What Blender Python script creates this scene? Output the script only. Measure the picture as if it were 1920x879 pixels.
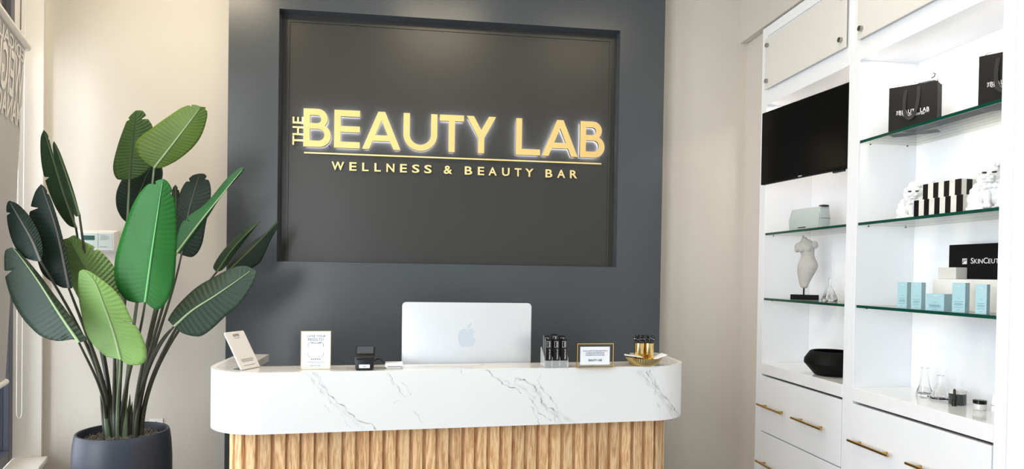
import bpy, bmesh, math, random
import numpy as np
from math import sin, cos, pi, radians, atan2, hypot, sqrt
from mathutils import Vector, Matrix

for o in list(bpy.data.objects): bpy.data.objects.remove(o)
S = bpy.context.scene
COL = S.collection
random.seed(7)

# ------------------------------------------------------------------ camera
FP, CX, CY = 1263.2, 960.0, 528.2
YAW, PIT, ROL = radians(7.588), radians(-0.741), radians(0.886)
CAM = np.array([0.0, 0.0, 1.45])
_F = np.array([sin(YAW)*cos(PIT), cos(YAW)*cos(PIT), sin(PIT)])
_R = np.array([cos(YAW), -sin(YAW), 0.0]); _U = np.cross(_R, _F)
_R, _U = _R*cos(ROL) + _U*sin(ROL), -_R*sin(ROL) + _U*cos(ROL)
cd = bpy.data.cameras.new('camera'); co = bpy.data.objects.new('camera', cd); COL.objects.link(co)
cd.sensor_width = 36; cd.lens = FP/1920*36; cd.shift_y = (CY-439.5)/1920
cd.clip_start = 0.05
co.matrix_world = Matrix([[_R[0], _U[0], -_F[0], CAM[0]], [_R[1], _U[1], -_F[1], CAM[1]],
                          [_R[2], _U[2], -_F[2], CAM[2]], [0, 0, 0, 1]])
S.camera = co

def ray(x, y): return _F + _R*((x-CX)/FP) + _U*((CY-y)/FP)
def PY(x, y, Y): r = ray(x, y); return CAM + r*(Y/r[1])
def PX(x, y, X): r = ray(x, y); return CAM + r*(X/r[0])
def PZ(x, y, Z): r = ray(x, y); return CAM + r*((Z-CAM[2])/r[2])

# ------------------------------------------------------------------ light
S.view_settings.view_transform = 'Standard'; S.view_settings.look = 'None'
S.view_settings.gamma = 1; S.view_settings.use_curve_mapping = False
S.view_settings.exposure = 0.12
W = bpy.data.worlds.new('world'); S.world = W; W.use_nodes = True
wn = W.node_tree; bg = wn.nodes['Background']
bg.inputs[0].default_value = (0.80, 0.90, 1.0, 1); bg.inputs[1].default_value = 0.75

def area(name, loc, target, sx, sy, power, color, spread=180):
    l = bpy.data.lights.new(name, 'AREA'); l.shape = 'RECTANGLE'; l.size = sx; l.size_y = sy
    l.energy = power; l.color = color; l.spread = radians(spread)
    o = bpy.data.objects.new(name, l); COL.objects.link(o); o.location = loc
    d = Vector(target) - Vector(loc)
    o.rotation_euler = d.to_track_quat('-Z', 'Y').to_euler()
    return o
# daylight entering the glazed shopfront behind the camera and the side windows, plus an added jamb fill
area('daylight_shopfront', (0.3, -2.45, 1.55), (0.3, 4, 1.35), 3.0, 2.5, 4, (0.90, 0.95, 1.0))
area('daylight_side_window', (-1.24, 0.35, 1.55), (3, 0.5, 1.1), 2.0, 2.3, 92, (0.875, 0.93, 0.985))
area('daylight_corner_window', (-2.01+0.309*1.05-0.951*0.3, 3.9-0.951*1.05-0.309*0.3, 1.6), (-2.01+0.309*0.7+0.951*2, 3.9-0.951*0.7+0.309*2, 1.35), 2.0, 2.6, 58, (0.90, 0.94, 1.0))
area('jamb_fill', (-2.01+0.309*2.0-0.951*1.1, 3.9-0.951*2.0-0.309*1.1, 1.5), (-2.01+0.309*0.1, 3.9-0.951*0.1, 1.55), 1.9, 2.8, 55, (0.93, 0.965, 1.0))  # second lamp outside the corner window, added to brighten its jamb
# warm ceiling panel lights
for lx, ly, pw in ((-1.40, 2.80, 22), (0.1, 2.4, 12), (1.25, 2.2, 6)):
    area('ceiling_light', (lx, ly, 3.34), (lx, ly+0.3, 0), 0.6, 0.6, pw, (1.0, 0.84, 0.60))

# ------------------------------------------------------------------ materials
def lin(c):
    return tuple(((v/255)/12.92 if v/255 <= 0.04045 else ((v/255+0.055)/1.055)**2.4) for v in c)
def mat(name, rgb, rough=0.5, metal=0.0, noise=0.04, nscale=6, bump=0.0, bscale=60, emit=None, es=0, trans=0, ior=1.45,
        coat=0, spec=None, srgb=True, stretch=None, alpha=1):
    m = bpy.data.materials.new(name); m.use_nodes = True
    n = m.node_tree.nodes; l = m.node_tree.links; b = n['Principled BSDF']
    c = lin(rgb) if srgb else rgb
    b.inputs['Roughness'].default_value = rough; b.inputs['Metallic'].default_value = metal
    b.inputs['IOR'].default_value = ior
    if trans: b.inputs['Transmission Weight'].default_value = trans
    if coat: b.inputs['Coat Weight'].default_value = coat; b.inputs['Coat Roughness'].default_value = 0.05
    if spec is not None: b.inputs['Specular IOR Level'].default_value = spec
    if alpha < 1: b.inputs['Alpha'].default_value = alpha
    if emit: b.inputs['Emission Color'].default_value = (*lin(emit), 1); b.inputs['Emission Strength'].default_value = es
    tc = n.new('ShaderNodeTexCoord'); mp = n.new('ShaderNodeMapping'); l.new(tc.outputs['Object'], mp.inputs[0])
    if stretch: mp.inputs['Scale'].default_value = stretch
    nz = n.new('ShaderNodeTexNoise'); nz.inputs['Scale'].default_value = nscale; nz.inputs['Detail'].default_value = 4
    l.new(mp.outputs[0], nz.inputs['Vector'])
    rp = n.new('ShaderNodeValToRGB'); l.new(nz.outputs['Fac'], rp.inputs[0])
    lo = tuple(max(0, v*(1-noise)) for v in c); hi = tuple(min(1, v*(1+noise)) for v in c)
    rp.color_ramp.elements[0].position = 0.3; rp.color_ramp.elements[0].color = (*lo, 1)
    rp.color_ramp.elements[1].position = 0.7; rp.color_ramp.elements[1].color = (*hi, 1)
    l.new(rp.outputs[0], b.inputs['Base Color'])
    if bump:
        nb = n.new('ShaderNodeTexNoise'); nb.inputs['Scale'].default_value = bscale; nb.inputs['Detail'].default_value = 3
        l.new(mp.outputs[0], nb.inputs['Vector'])
        bp = n.new('ShaderNodeBump'); bp.inputs['Strength'].default_value = bump; bp.inputs['Distance'].default_value = 0.002
        l.new(nb.outputs['Fac'], bp.inputs['Height']); l.new(bp.outputs[0], b.inputs['Normal'])
    return m

M = {}
M['wall'] = mat('cream_paint', (205, 200, 191), 0.55, noise=0.01, bump=0.05, bscale=300)
M['ceil'] = mat('ceiling_paint', (235, 230, 220), 0.8, noise=0.01)
M['panel'] = mat('charcoal_paint', (71, 76, 81), 0.25, noise=0.015, bump=0.04, bscale=250)
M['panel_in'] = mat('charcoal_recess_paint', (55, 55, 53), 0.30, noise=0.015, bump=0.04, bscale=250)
M['white'] = mat('white_paint', (238, 236, 232), 0.45, noise=0.01)
M['cab'] = mat('white_lacquer', (240, 242, 246), 0.18, noise=0.008, coat=0.3)
M['cabtop'] = mat('white_quartz', (239, 240, 242), 0.12, noise=0.02, nscale=20)
M['floor'] = mat('floor_tile', (122, 119, 117), 0.3, noise=0.05, nscale=3)
M['acrylic'] = mat('frosted_acrylic', (222, 220, 214), 0.25, noise=0.01)
M['chrome'] = mat('brushed_steel', (170, 170, 168), 0.25, 1.0, noise=0.05)
M['brass'] = mat('brushed_brass', (196, 160, 90), 0.28, 1.0, noise=0.06, nscale=30)
M['gold'] = mat('polished_gold', (226, 196, 132), 0.14, 1.0, noise=0.03)
M['goldribbed'] = mat('ribbed_gold', (214, 192, 138), 0.3, 1.0, noise=0.05)
M['signgold'] = mat('satin_gold_letter', (240, 208, 138), 0.42, 0.35, noise=0.03)
M['signgold2'] = mat('pale_gold_letter', (246, 226, 160), 0.35, 0.3, noise=0.03)
M['letterside'] = mat('dark_letter_return', (70, 55, 35), 0.35, 0.8)
M['halo'] = mat('led_backlight', (255, 255, 255), emit=(240, 242, 255), es=20.0)
M['black'] = mat('black_plastic', (22, 23, 25), 0.35, noise=0.05)
M['blackgloss'] = mat('gloss_black', (8, 8, 9), 0.08, noise=0.02)
M['tvscreen'] = mat('tv_screen', (6, 6, 6), 0.22, noise=0.02, spec=0.25)
M['blackmatte'] = mat('matt_black', (8, 8, 9), 0.6, noise=0.06, spec=0.2)
M['silver'] = mat('silver_aluminium', (226, 229, 233), 0.32, 0.45, noise=0.01)
M['logo'] = mat('polished_silver', (206, 213, 218), 0.10, 0.4, noise=0.01)
M['paper'] = mat('white_card', (240, 243, 247), 0.5, noise=0.01)
M['cream_card'] = mat('matt_white_board', (232, 228, 224), 0.4, noise=0.01)
M['ink'] = mat('dark_ink', (60, 60, 62), 0.6)
M['inkgrey'] = mat('grey_ink', (92, 96, 104), 0.6)
M['whiteink'] = mat('white_ink', (235, 235, 235), 0.5)
M['glass'] = mat('clear_glass', (255, 255, 255), 0.0, trans=1.0, noise=0, ior=1.45)
M['thinplastic'] = mat('clear_acrylic', (248, 250, 250), 0.03, trans=0.96, noise=0, ior=1.2)
M['shelf'] = mat('clear_shelf_glass', (232, 246, 240), 0.02, trans=1.0, noise=0, ior=1.45)
M['shelfedge'] = mat('green_glass_edge', (8, 68, 52), 0.12, noise=0.1)
M['porcelain'] = mat('white_porcelain', (240, 240, 240), 0.25, noise=0.01, coat=0.3)
M['stone'] = mat('grey_plaster', (190, 187, 183), 0.6, noise=0.03, bump=0.1)
M['mint'] = mat('pale_mint_leatherette', (186, 196, 195), 0.45, noise=0.02, bump=0.15, bscale=400)
M['aqua'] = mat('pale_aqua_card', (158, 196, 204), 0.4, noise=0.01)
M['aqua2'] = mat('deeper_aqua_card', (150, 196, 204), 0.4, noise=0.01)
M['bag'] = mat('charcoal_paper', (24, 23, 22), 0.6, noise=0.03, spec=0.2)
M['ribbon'] = mat('black_ribbon', (12, 11, 11), 0.4)
M['tissue'] = mat('white_tissue', (246, 244, 242), 0.7, noise=0.02)
M['pot'] = mat('slate_pot', (52, 59, 72), 0.42, noise=0.05, nscale=4, bump=0.05)
M['soil'] = mat('dark_soil', (48, 42, 38), 0.9, noise=0.4, nscale=60)
M['moss'] = mat('dry_moss', (150, 144, 134), 0.8, noise=0.25, nscale=40)
M['stem'] = mat('dark_stem', (66, 68, 56), 0.45, noise=0.25, nscale=9)
M['stemg'] = mat('grey_green_stem', (108, 124, 100), 0.45, noise=0.2, nscale=9)
M['frame_dark'] = mat('charcoal_window_frame', (78, 80, 92), 0.4, noise=0.02)
M['darkglass'] = mat('tinted_transom', (52, 56, 68), 0.1, noise=0.02)
M['banner'] = mat('grey_blind_fabric', (200, 197, 193), 0.7, noise=0.02)
M['bannertext'] = mat('white_blind_print', (250, 248, 244), 0.7, noise=0.01)
M['lcd'] = mat('green_lcd', (56, 92, 86), 0.2)
M['keypad'] = mat('keypad_plastic', (226, 226, 224), 0.4, noise=0.01)
M['keypad2'] = mat('keypad_grey_face', (196, 208, 208), 0.4, noise=0.01)
M['nickel'] = mat('grey_metal', (120, 118, 112), 0.3, 0.9)
M['darkliq'] = mat('smoked_jar', (58, 64, 62), 0.1, noise=0.05, coat=0.5)
M['cream_jar'] = mat('frosted_jar', (214, 212, 208), 0.15, noise=0.03, coat=0.4)
M['lining'] = mat('black_zip', (25, 25, 28), 0.4)

def edge_mat(m, w):          # a banner lets some daylight through
    b = m.node_tree.nodes['Principled BSDF']; n = m.node_tree.nodes; l = m.node_tree.links
    tr = n.new('ShaderNodeBsdfTranslucent'); mx = n.new('ShaderNodeMixShader'); mx.inputs[0].default_value = w
    src = b.inputs['Base Color'].links[0].from_socket; l.new(src, tr.inputs[0])
    l.new(b.outputs[0], mx.inputs[1]); l.new(tr.outputs[0], mx.inputs[2])
    l.new(mx.outputs[0], n['Material Output'].inputs[0])
edge_mat(M['banner'], 0.14); edge_mat(M['bannertext'], 0.16)

def shadowless_glass(m, tint, ior=1.45):
    n = m.node_tree.nodes; l = m.node_tree.links
    for x in list(n):
        if x.type != 'OUTPUT_MATERIAL': n.remove(x)
    t = n.new('ShaderNodeBsdfTransparent'); t.inputs[0].default_value = (*tint, 1)
    g = n.new('ShaderNodeBsdfGlossy'); g.inputs['Roughness'].default_value = 0.02
    fr = n.new('ShaderNodeFresnel'); fr.inputs[0].default_value = ior
    mx = n.new('ShaderNodeMixShader'); l.new(fr.outputs[0], mx.inputs[0]); l.new(t.outputs[0], mx.inputs[1]); l.new(g.outputs[0], mx.inputs[2])
    l.new(mx.outputs[0], n['Material Output'].inputs[0])
shadowless_glass(M['shelf'], (0.965, 0.988, 0.978), 1.10); shadowless_glass(M['thinplastic'], (0.995, 0.998, 0.998), 1.3)

def white_glint(name, f):
    m = mat(name, (245, 248, 248), 0.1, noise=0.01); n = m.node_tree.nodes; l = m.node_tree.links
    t = n.new('ShaderNodeBsdfTransparent'); mx = n.new('ShaderNodeMixShader'); mx.inputs[0].default_value = f
    l.new(t.outputs[0], mx.inputs[1]); l.new(n['Principled BSDF'].outputs[0], mx.inputs[2]); l.new(mx.outputs[0], n['Material Output'].inputs[0]); return m
M['acrylglint'] = white_glint('glint_white_acrylic', 0.22)  # white mixed into clear acrylic to stand in for its edge glints
def leaf_mat(name, rgb, vein, rough=0.38):
    m = mat(name, rgb, max(rough, 0.45), noise=0.16, nscale=5, spec=0.3)
    edge_mat(m, 0.10)
    return m
def wood_mat():
    m = bpy.data.materials.new('oak_slat'); m.use_nodes = True
    n = m.node_tree.nodes; l = m.node_tree.links; b = n['Principled BSDF']; b.inputs['Roughness'].default_value = 0.5
    tc = n.new('ShaderNodeTexCoord'); geo = n.new('ShaderNodeNewGeometry')
    mp = n.new('ShaderNodeMapping'); mp.inputs['Scale'].default_value = (1, 1, 0.10)
    sh = n.new('ShaderNodeVectorMath'); sh.operation = 'ADD'
    cmb = n.new('ShaderNodeCombineXYZ'); mu = n.new('ShaderNodeMath'); mu.operation = 'MULTIPLY'; mu.inputs[1].default_value = 31
    l.new(geo.outputs['Random Per Island'], mu.inputs[0]); l.new(mu.outputs[0], cmb.inputs[2]); l.new(mu.outputs[0], cmb.inputs[0])
    l.new(tc.outputs['Object'], sh.inputs[0]); l.new(cmb.outputs[0], sh.inputs[1]); l.new(sh.outputs[0], mp.inputs[0])
    n1 = n.new('ShaderNodeTexNoise'); n1.inputs['Scale'].default_value = 22; n1.inputs['Detail'].default_value = 2
    n1.inputs['Distortion'].default_value = 0.4; l.new(mp.outputs[0], n1.inputs[0])
    w = n.new('ShaderNodeMath'); w.operation = 'MULTIPLY'; w.inputs[1].default_value = 38; l.new(n1.outputs[0], w.inputs[0])
    sn = n.new('ShaderNodeMath'); sn.operation = 'SINE'; l.new(w.outputs[0], sn.inputs[0])
    n2 = n.new('ShaderNodeTexNoise'); n2.inputs['Scale'].default_value = 260; n2.inputs['Detail'].default_value = 3; l.new(mp.outputs[0], n2.inputs[0])
    ad = n.new('ShaderNodeMath'); ad.operation = 'MULTIPLY_ADD'; ad.inputs[1].default_value = 0.16; ad.inputs[2].default_value = 0.0
    l.new(sn.outputs[0], ad.inputs[0]); a2 = n.new('ShaderNodeMath'); a2.operation = 'ADD'; l.new(ad.outputs[0], a2.inputs[0]); l.new(n2.outputs[0], a2.inputs[1])
    rp = n.new('ShaderNodeValToRGB'); l.new(a2.outputs[0], rp.inputs[0])
    rp.color_ramp.elements[0].position = 0.25; rp.color_ramp.elements[0].color = (*lin((196, 146, 96)), 1)
    rp.color_ramp.elements[1].position = 0.72; rp.color_ramp.elements[1].color = (*lin((240, 204, 154)), 1)
    mr = n.new('ShaderNodeMapRange'); mr.inputs[3].default_value = 0.82; mr.inputs[4].default_value = 1.1
    l.new(geo.outputs['Random Per Island'], mr.inputs[0])
    mm = n.new('ShaderNodeVectorMath'); mm.operation = 'SCALE'; l.new(rp.outputs[0], mm.inputs[0]); l.new(mr.outputs[0], mm.inputs['Scale'])
    l.new(mm.outputs[0], b.inputs['Base Color'])
    bp = n.new('ShaderNodeBump'); bp.inputs['Strength'].default_value = 0.15; bp.inputs['Distance'].default_value = 0.001
    l.new(a2.outputs[0], bp.inputs['Height']); l.new(bp.outputs[0], b.inputs['Normal'])
    return m
M['wood'] = wood_mat()
def marble_mat():
    m = mat('white_marble', (230, 230, 229), 0.10, noise=0.012, nscale=4)
    n = m.node_tree.nodes; l = m.node_tree.links; b = n['Principled BSDF']
    src = b.inputs['Base Color'].links[0].from_socket
    at = n.new('ShaderNodeAttribute'); at.attribute_name = 'vein'
    mx = n.new('ShaderNodeMix'); mx.data_type = 'RGBA'; mx.inputs[7].default_value = (*lin((74, 74, 80)), 1)
    l.new(at.outputs['Fac'], mx.inputs[0]); l.new(src, mx.inputs[6]); l.new(mx.outputs[2], b.inputs['Base Color'])
    return m
M['marble'] = marble_mat()
def marble_top():
    m = mat('marble_top', (208, 206, 203), 0.09, noise=0.02, nscale=4)  # base greyed to hold the reflection of the dark feature panel
    n = m.node_tree.nodes; l = m.node_tree.links; b = n['Principled BSDF']
    src = b.inputs['Base Color'].links[0].from_socket
    tc = n.new('ShaderNodeTexCoord'); nz = n.new('ShaderNodeTexNoise'); nz.inputs['Scale'].default_value = 2.2; nz.inputs['Detail'].default_value = 6; nz.inputs['Distortion'].default_value = 1.2
    l.new(tc.outputs['Object'], nz.inputs[0])
    rp = n.new('ShaderNodeValToRGB'); l.new(nz.outputs[0], rp.inputs[0])
    e = rp.color_ramp.elements; e[0].position = 0.485; e[0].color = (0, 0, 0, 1); e[1].position = 0.5; e[1].color = (0.5, 0.5, 0.5, 1)
    x = rp.color_ramp.elements.new(0.515); x.color = (0, 0, 0, 1)
    mx = n.new('ShaderNodeMix'); mx.data_type = 'RGBA'; mx.inputs[7].default_value = (*lin((150, 148, 146)), 1)
    l.new(rp.outputs[0], mx.inputs[0]); l.new(src, mx.inputs[6]); l.new(mx.outputs[2], b.inputs['Base Color'])
    return m
M['marbletop'] = marble_top()

# ------------------------------------------------------------------ mesh helpers
def tag(o, label=None, cat=None, group=None, kind=None):
    if label: o['label'] = label
    if cat: o['category'] = cat
    if group: o['group'] = group
    if kind: o['kind'] = kind
    return o
def thing(name, label, cat, loc=(0, 0, 0), rz=0, group=None, rx=0):
    o = bpy.data.objects.new(name, None); COL.objects.link(o); o.empty_display_size = 0.05
    o.location = loc; o.rotation_euler = (rx, 0, rz); tag(o, label, cat, group)
    o.matrix_basis = Matrix.LocRotScale(Vector(loc), o.rotation_euler, None)
    return o
def rootof(o):
    while o.parent: o = o.parent
    return o
def obj(name, bm, m, parent=None, world=False, bevel=0, smooth=False, kind=None, label=None, seg=2, angle=0.6):
    if world and parent is not None:
        bmesh.ops.transform(bm, matrix=rootof(parent).matrix_basis.inverted(), verts=bm.verts)
    bmesh.ops.recalc_face_normals(bm, faces=bm.faces)
    if bevel:
        es = [e for e in bm.edges if len(e.link_faces) == 2 and e.calc_face_angle(0) > angle]
        bmesh.ops.bevel(bm, geom=es, offset=bevel, segments=seg, affect='EDGES', profile=0.5, clamp_overlap=True)
    me = bpy.data.meshes.new(name); bm.to_mesh(me); bm.free()
    ms = m if isinstance(m, (list, tuple)) else [m]
    for x in ms: me.materials.append(x)
    if smooth:
        for p in me.polygons: p.use_smooth = True
        try: me.set_sharp_from_angle(angle=radians(40))
        except Exception: pass
    o = bpy.data.objects.new(name, me); COL.objects.link(o)
    if parent is not None: o.parent = parent
    if kind: o['kind'] = kind
    if label: o['label'] = label
    return o
def struct(name, bm, m, parent=None, **k): return obj(name, bm, m, parent, kind='structure', **k)
def nb(): return bmesh.new()
def box(bm, x0, x1, y0, y1, z0, z1, mi=0):
    vs = [bm.verts.new(p) for p in ((x0,y0,z0),(x1,y0,z0),(x1,y1,z0),(x0,y1,z0),(x0,y0,z1),(x1,y0,z1),(x1,y1,z1),(x0,y1,z1))]
    for f in ((0,3,2,1),(4,5,6,7),(0,1,5,4),(1,2,6,5),(2,3,7,6),(3,0,4,7)):
        bm.faces.new([vs[i] for i in f]).material_index = mi
    return vs
def BX(*a, mi=0): bm = nb(); box(bm, *a, mi=mi); return bm
def cyl(bm, c, r, z0, z1, n=32, axis='Z', r2=None, mi=0):
    r2 = r if r2 is None else r2
    def P(a, rr, h):
        u, v = rr*cos(a), rr*sin(a)
        return {'Z': (c[0]+u, c[1]+v, h), 'Y': (c[0]+u, h, c[1]+v), 'X': (h, c[0]+u, c[1]+v)}[axis]
    A = [bm.verts.new(P(2*pi*i/n, r, z0)) for i in range(n)]; B = [bm.verts.new(P(2*pi*i/n, r2, z1)) for i in range(n)]
    for i in range(n): bm.faces.new((A[i], A[(i+1) % n], B[(i+1) % n], B[i])).material_index = mi
    bm.faces.new(A[::-1]).material_index = mi; bm.faces.new(B).material_index = mi
def lathe(bm, prof, c=(0, 0, 0), n=48, mod=None, cap=True):
    rows = []
    for (r, z) in prof:
        rows.append([bm.verts.new((c[0]+(r*(mod(a, z) if mod else 1))*cos(a), c[1]+(r*(mod(a, z) if mod else 1))*sin(a), c[2]+z)) for a in [2*pi*i/n for i in range(n)]])
    for a, b in zip(rows, rows[1:]):
        for i in range(n): bm.faces.new((a[i], a[(i+1) % n], b[(i+1) % n], b[i]))
    if cap: bm.faces.new(rows[0][::-1]); bm.faces.new(rows[-1])
def tube(bm, pts, rad, n=8, cap=True):
    pts = [Vector(p) for p in pts]; rows = []
    rs = rad if isinstance(rad, (list, tuple)) else [rad]*len(pts)
    t0 = (pts[1]-pts[0]).normalized(); up = Vector((0, 0, 1)) if abs(t0.z) < 0.9 else Vector((1, 0, 0))
    nrm = t0.cross(up).normalized()
    for i, p in enumerate(pts):
        t = (pts[min(i+1, len(pts)-1)] - pts[max(i-1, 0)]).normalized()
        nrm = (nrm - t*nrm.dot(t)).normalized(); b = t.cross(nrm)
        rows.append([bm.verts.new(p + (nrm*cos(2*pi*k/n) + b*sin(2*pi*k/n))*rs[i]) for k in range(n)])
    for a, b in zip(rows, rows[1:]):
        for k in range(n): bm.faces.new((a[k], a[(k+1) % n], b[(k+1) % n], b[k]))
    if cap: bm.faces.new(rows[0][::-1]); bm.faces.new(rows[-1])
def bez(p0, p1, p2, p3=None, n=16):
    p0, p1, p2 = Vector(p0), Vector(p1), Vector(p2); out = []
    for i in range(n+1):
        t = i/n
        if p3 is None: out.append(p0*(1-t)**2 + p1*2*t*(1-t) + p2*t*t)
        else: out.append(p0*(1-t)**3 + p1*3*t*(1-t)**2 + p2*3*t*t*(1-t) + Vector(p3)*t**3)
    return out
def prism(bm, poly, h0, h1, plane='XY', mi=0):
    def P(u, v, h): return {'XY': (u, v, h), 'XZ': (u, h, v), 'YZ': (h, u, v)}[plane]
    A = [bm.verts.new(P(u, v, h0)) for u, v in poly]; B = [bm.verts.new(P(u, v, h1)) for u, v in poly]; n = len(poly)
    for i in range(n): bm.faces.new((A[i], A[(i+1) % n], B[(i+1) % n], B[i])).material_index = mi
    bm.faces.new(A[::-1]).material_index = mi; bm.faces.new(B).material_index = mi
def rrect(x0, x1, y0, y1, r, n=6):
    out = []
    for cx, cy, a0 in ((x1-r, y0+r, -90), (x1-r, y1-r, 0), (x0+r, y1-r, 90), (x0+r, y0+r, 180)):
        for i in range(n+1):
            a = radians(a0+90*i/n); out.append((cx+r*cos(a), cy+r*sin(a)))
    return out
def ell(bm, c, r, rot=None, n=16):
    mt = Matrix.Translation(c) @ (rot.to_matrix().to_4x4() if rot else Matrix()) @ Matrix.Diagonal((r[0], r[1], r[2], 1))
    bmesh.ops.create_uvsphere(bm, u_segments=n, v_segments=max(6, n*2//3), radius=1, matrix=mt)

def curve_mesh(name, polys, depth, bevel=0.0, off=0.0):
    """closed outlines (holes included) -> extruded mesh in the XZ plane, front at y=0 and back at y=depth"""
    cu = bpy.data.curves.new(name, 'CURVE'); cu.dimensions = '2D'; cu.fill_mode = 'BOTH'
    cu.extrude = depth/2; cu.bevel_depth = bevel; cu.bevel_resolution = 1; cu.offset = -bevel + off
    for p in polys:
        sp = cu.splines.new('POLY'); sp.points.add(len(p)-1)
        for q, (u, v) in zip(sp.points, p): q.co = (u, v, 0, 1)
        sp.use_cyclic_u = True
    return bake_curve(cu, depth)
def bake_curve(cu, depth):
    o = bpy.data.objects.new('tmp', cu); COL.objects.link(o)
    dg = bpy.context.evaluated_depsgraph_get(); dg.update()
    me = bpy.data.meshes.new_from_object(o.evaluated_get(dg)); bpy.data.objects.remove(o)
    me.transform(Matrix(((1, 0, 0, 0), (0, 0, -1, depth/2), (0, 1, 0, 0), (0, 0, 0, 1))))
    return me
def text_mesh(s, size, depth, align='CENTER', spacing=1.0, offset=0.0):
    cu = bpy.data.curves.new('t', 'FONT'); cu.body = s; cu.size = size; cu.extrude = depth/2; cu.align_x = align
    cu.space_character = spacing; cu.offset = offset; cu.resolution_u = 3
    return bake_curve(cu, depth)
def put(me, name, m, parent, mx=None, world=False):
    if mx is not None: me.transform(mx)
    if world: me.transform(rootof(parent).matrix_basis.inverted())
    me.materials.clear(); me.materials.append(m)
    o = bpy.data.objects.new(name, me); COL.objects.link(o); o.parent = parent
    return o
def textobj(s, size, m, parent, loc, spacing=1.0, depth=0.0006, width=None, name='lettering', pre=None, offset=0.0):
    """text in local XZ plane facing -Y; loc = centre x, front y, baseline z"""
    me = text_mesh(s, size, depth, spacing=spacing, offset=offset)
    xs = [v.co.x for v in me.vertices]; sx = 1
    if width and xs: sx = width/(max(xs)-min(xs)); cxm = (max(xs)+min(xs))/2
    else: cxm = (max(xs)+min(xs))/2
    mx = Matrix.Translation(loc) @ Matrix.Diagonal((sx, 1, 1, 1)) @ Matrix.Translation((-cxm, 0, 0))
    if pre is not None: mx = pre @ mx
    return put(me, name, m, parent, mx)

def remesh(o, vox, smooth=3):
    md = o.modifiers.new('r', 'REMESH'); md.mode = 'VOXEL'; md.voxel_size = vox; md.use_smooth_shade = True
    ms = o.modifiers.new('s', 'SMOOTH'); ms.iterations = smooth; ms.factor = 0.5
    dg = bpy.context.evaluated_depsgraph_get(); dg.update()
    me = bpy.data.meshes.new_from_object(o.evaluated_get(dg))
    o.modifiers.clear(); o.data = me
    return o

# ================================================================== SETTING
YW, YPF, YREC = 3.90, 3.80, 3.875         # back wall, feature panel front, recess back
XR, XF, XB = 1.94, 1.91, 2.19             # right wall, cabinet face, niche back
ZC = 3.4
LC = (-2.005, 3.90)                        # back left corner
LD = (0.309, -0.951); LN = (-0.951, -0.309)  # window wall direction, outward normal
LLEN = 2.25
LE = (LC[0]+LD[0]*LLEN, LC[1]+LD[1]*LLEN)
bm = nb(); prism(bm, [(-2.6, 4.2), (-2.6, 3.0), (LE[0]-0.2, LE[1]-0.1), (LE[0]-0.2, -2.7), (2.6, -2.7), (2.6, 4.2)], -0.1, 0); struct('floor', bm, M['floor'])
bm = nb(); prism(bm, [(-2.6, 4.2), (-2.6, 3.0), (LE[0]-0.2, LE[1]-0.1), (LE[0]-0.2, -2.7), (2.6, -2.7), (2.6, 4.2)], ZC, ZC+0.1); struct('ceiling', bm, M['ceil'])
struct('wall_back', BX(-2.35, 2.6, YW, YW+0.12, 0, ZC), M['wall'])
# charcoal feature panel with its recess
px0, px1, rx0, rx1, rz0, rz1 = -1.047, 1.384, -0.786, 1.116, 1.494, 2.861
bm = nb()
box(bm, px0, rx0, YPF, YW, 0, ZC); box(bm, rx1, px1, YPF, YW, 0, ZC)
box(bm, rx0, rx1, YPF, YW, 0, rz0); box(bm, rx0, rx1, YPF, YW, rz1, ZC)
struct('wall_feature', bm, M['panel'])
bm = nb(); box(bm, rx0, rx1, YREC, YW, rz0, rz1)
struct('wall_recess', bm, M['panel_in'])
bm = nb(); w = 0.012
for a in ((rx0+.03, rx0+.03+w, rz0, rz1-.03), (rx1-.03-w, rx1-.03, rz0, rz1-.03)): box(bm, a[0], a[1], YREC-0.005, YREC, a[2], a[3])
box(bm, rx0+.03+w, rx1-.03-w, YREC-0.005, YREC, rz1-.03-w, rz1-.03)
struct('trim_1', bm, M['panel_in'])
# right wall, with a hole where the two built-in cabinets stand
CY0, CY1, CZT = 1.965, 3.655, 2.862
bm = nb()
box(bm, XR, XR+0.4, CY1+0.002, YW, 0, CZT+0.004); box(bm, XR-0.012, XR+0.4, -2.6, CY0-0.002, 0, CZT+0.004)
struct('wall_right', bm, M['wall'])
struct('wall_bulkhead', BX(XF-0.012, XR+0.4, -2.6, YW, CZT+0.006, ZC), M['wall'])
bm = nb(); box(bm, XF-0.003, XR-0.0125, 1.20, CY0+0.004, 0, CZT); struct('trim_2', bm, M['cab'])
# window wall on the left (diagonal shopfront)
LM = Matrix(((LD[0], LN[0], 0, LC[0]), (LD[1], LN[1], 0, LC[1]), (0, 0, 1, 0), (0, 0, 0, 1)))   # local u, n(out), z
def L(bm): bmesh.ops.transform(bm, matrix=LM, verts=bm.verts); return bm
SILL = PX(75, 850, LC[0]+0.02)[2]
SILL = 0.44
bm = nb(); U0, U1 = 0.045, 2.05
box(bm, 0, U0, 0, 0.2, 0, ZC); box(bm, U1, LLEN, 0, 0.2, 0, ZC)
box(bm, U0, U1, 0, 0.2, 0, SILL-0.03); box(bm, U0, U1, 0, 0.2, 3.2, ZC)
struct('wall_left', L(bm), M['white'])
bm = nb(); box(bm, U0, U1, -0.03, 0.125, SILL-0.03, SILL); struct('trim_3', L(bm), M['white'], bevel=0.006)
wr = bpy.data.objects.new('window_1', None); COL.objects.link(wr); wr['kind'] = 'structure'
bm = nb()
for a, b in ((U0, U0+0.075), (1.02, 1.08), (U1-0.06, U1)): box(bm, a, b, 0.125, 0.175, SILL, 3.2)
for z in (SILL, 2.58, 3.14): box(bm, U0+0.075, U1-0.06, 0.126, 0.174, z, z+0.06)
struct('window_frame', L(bm), M['frame_dark'], wr, bevel=0.003)
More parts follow.
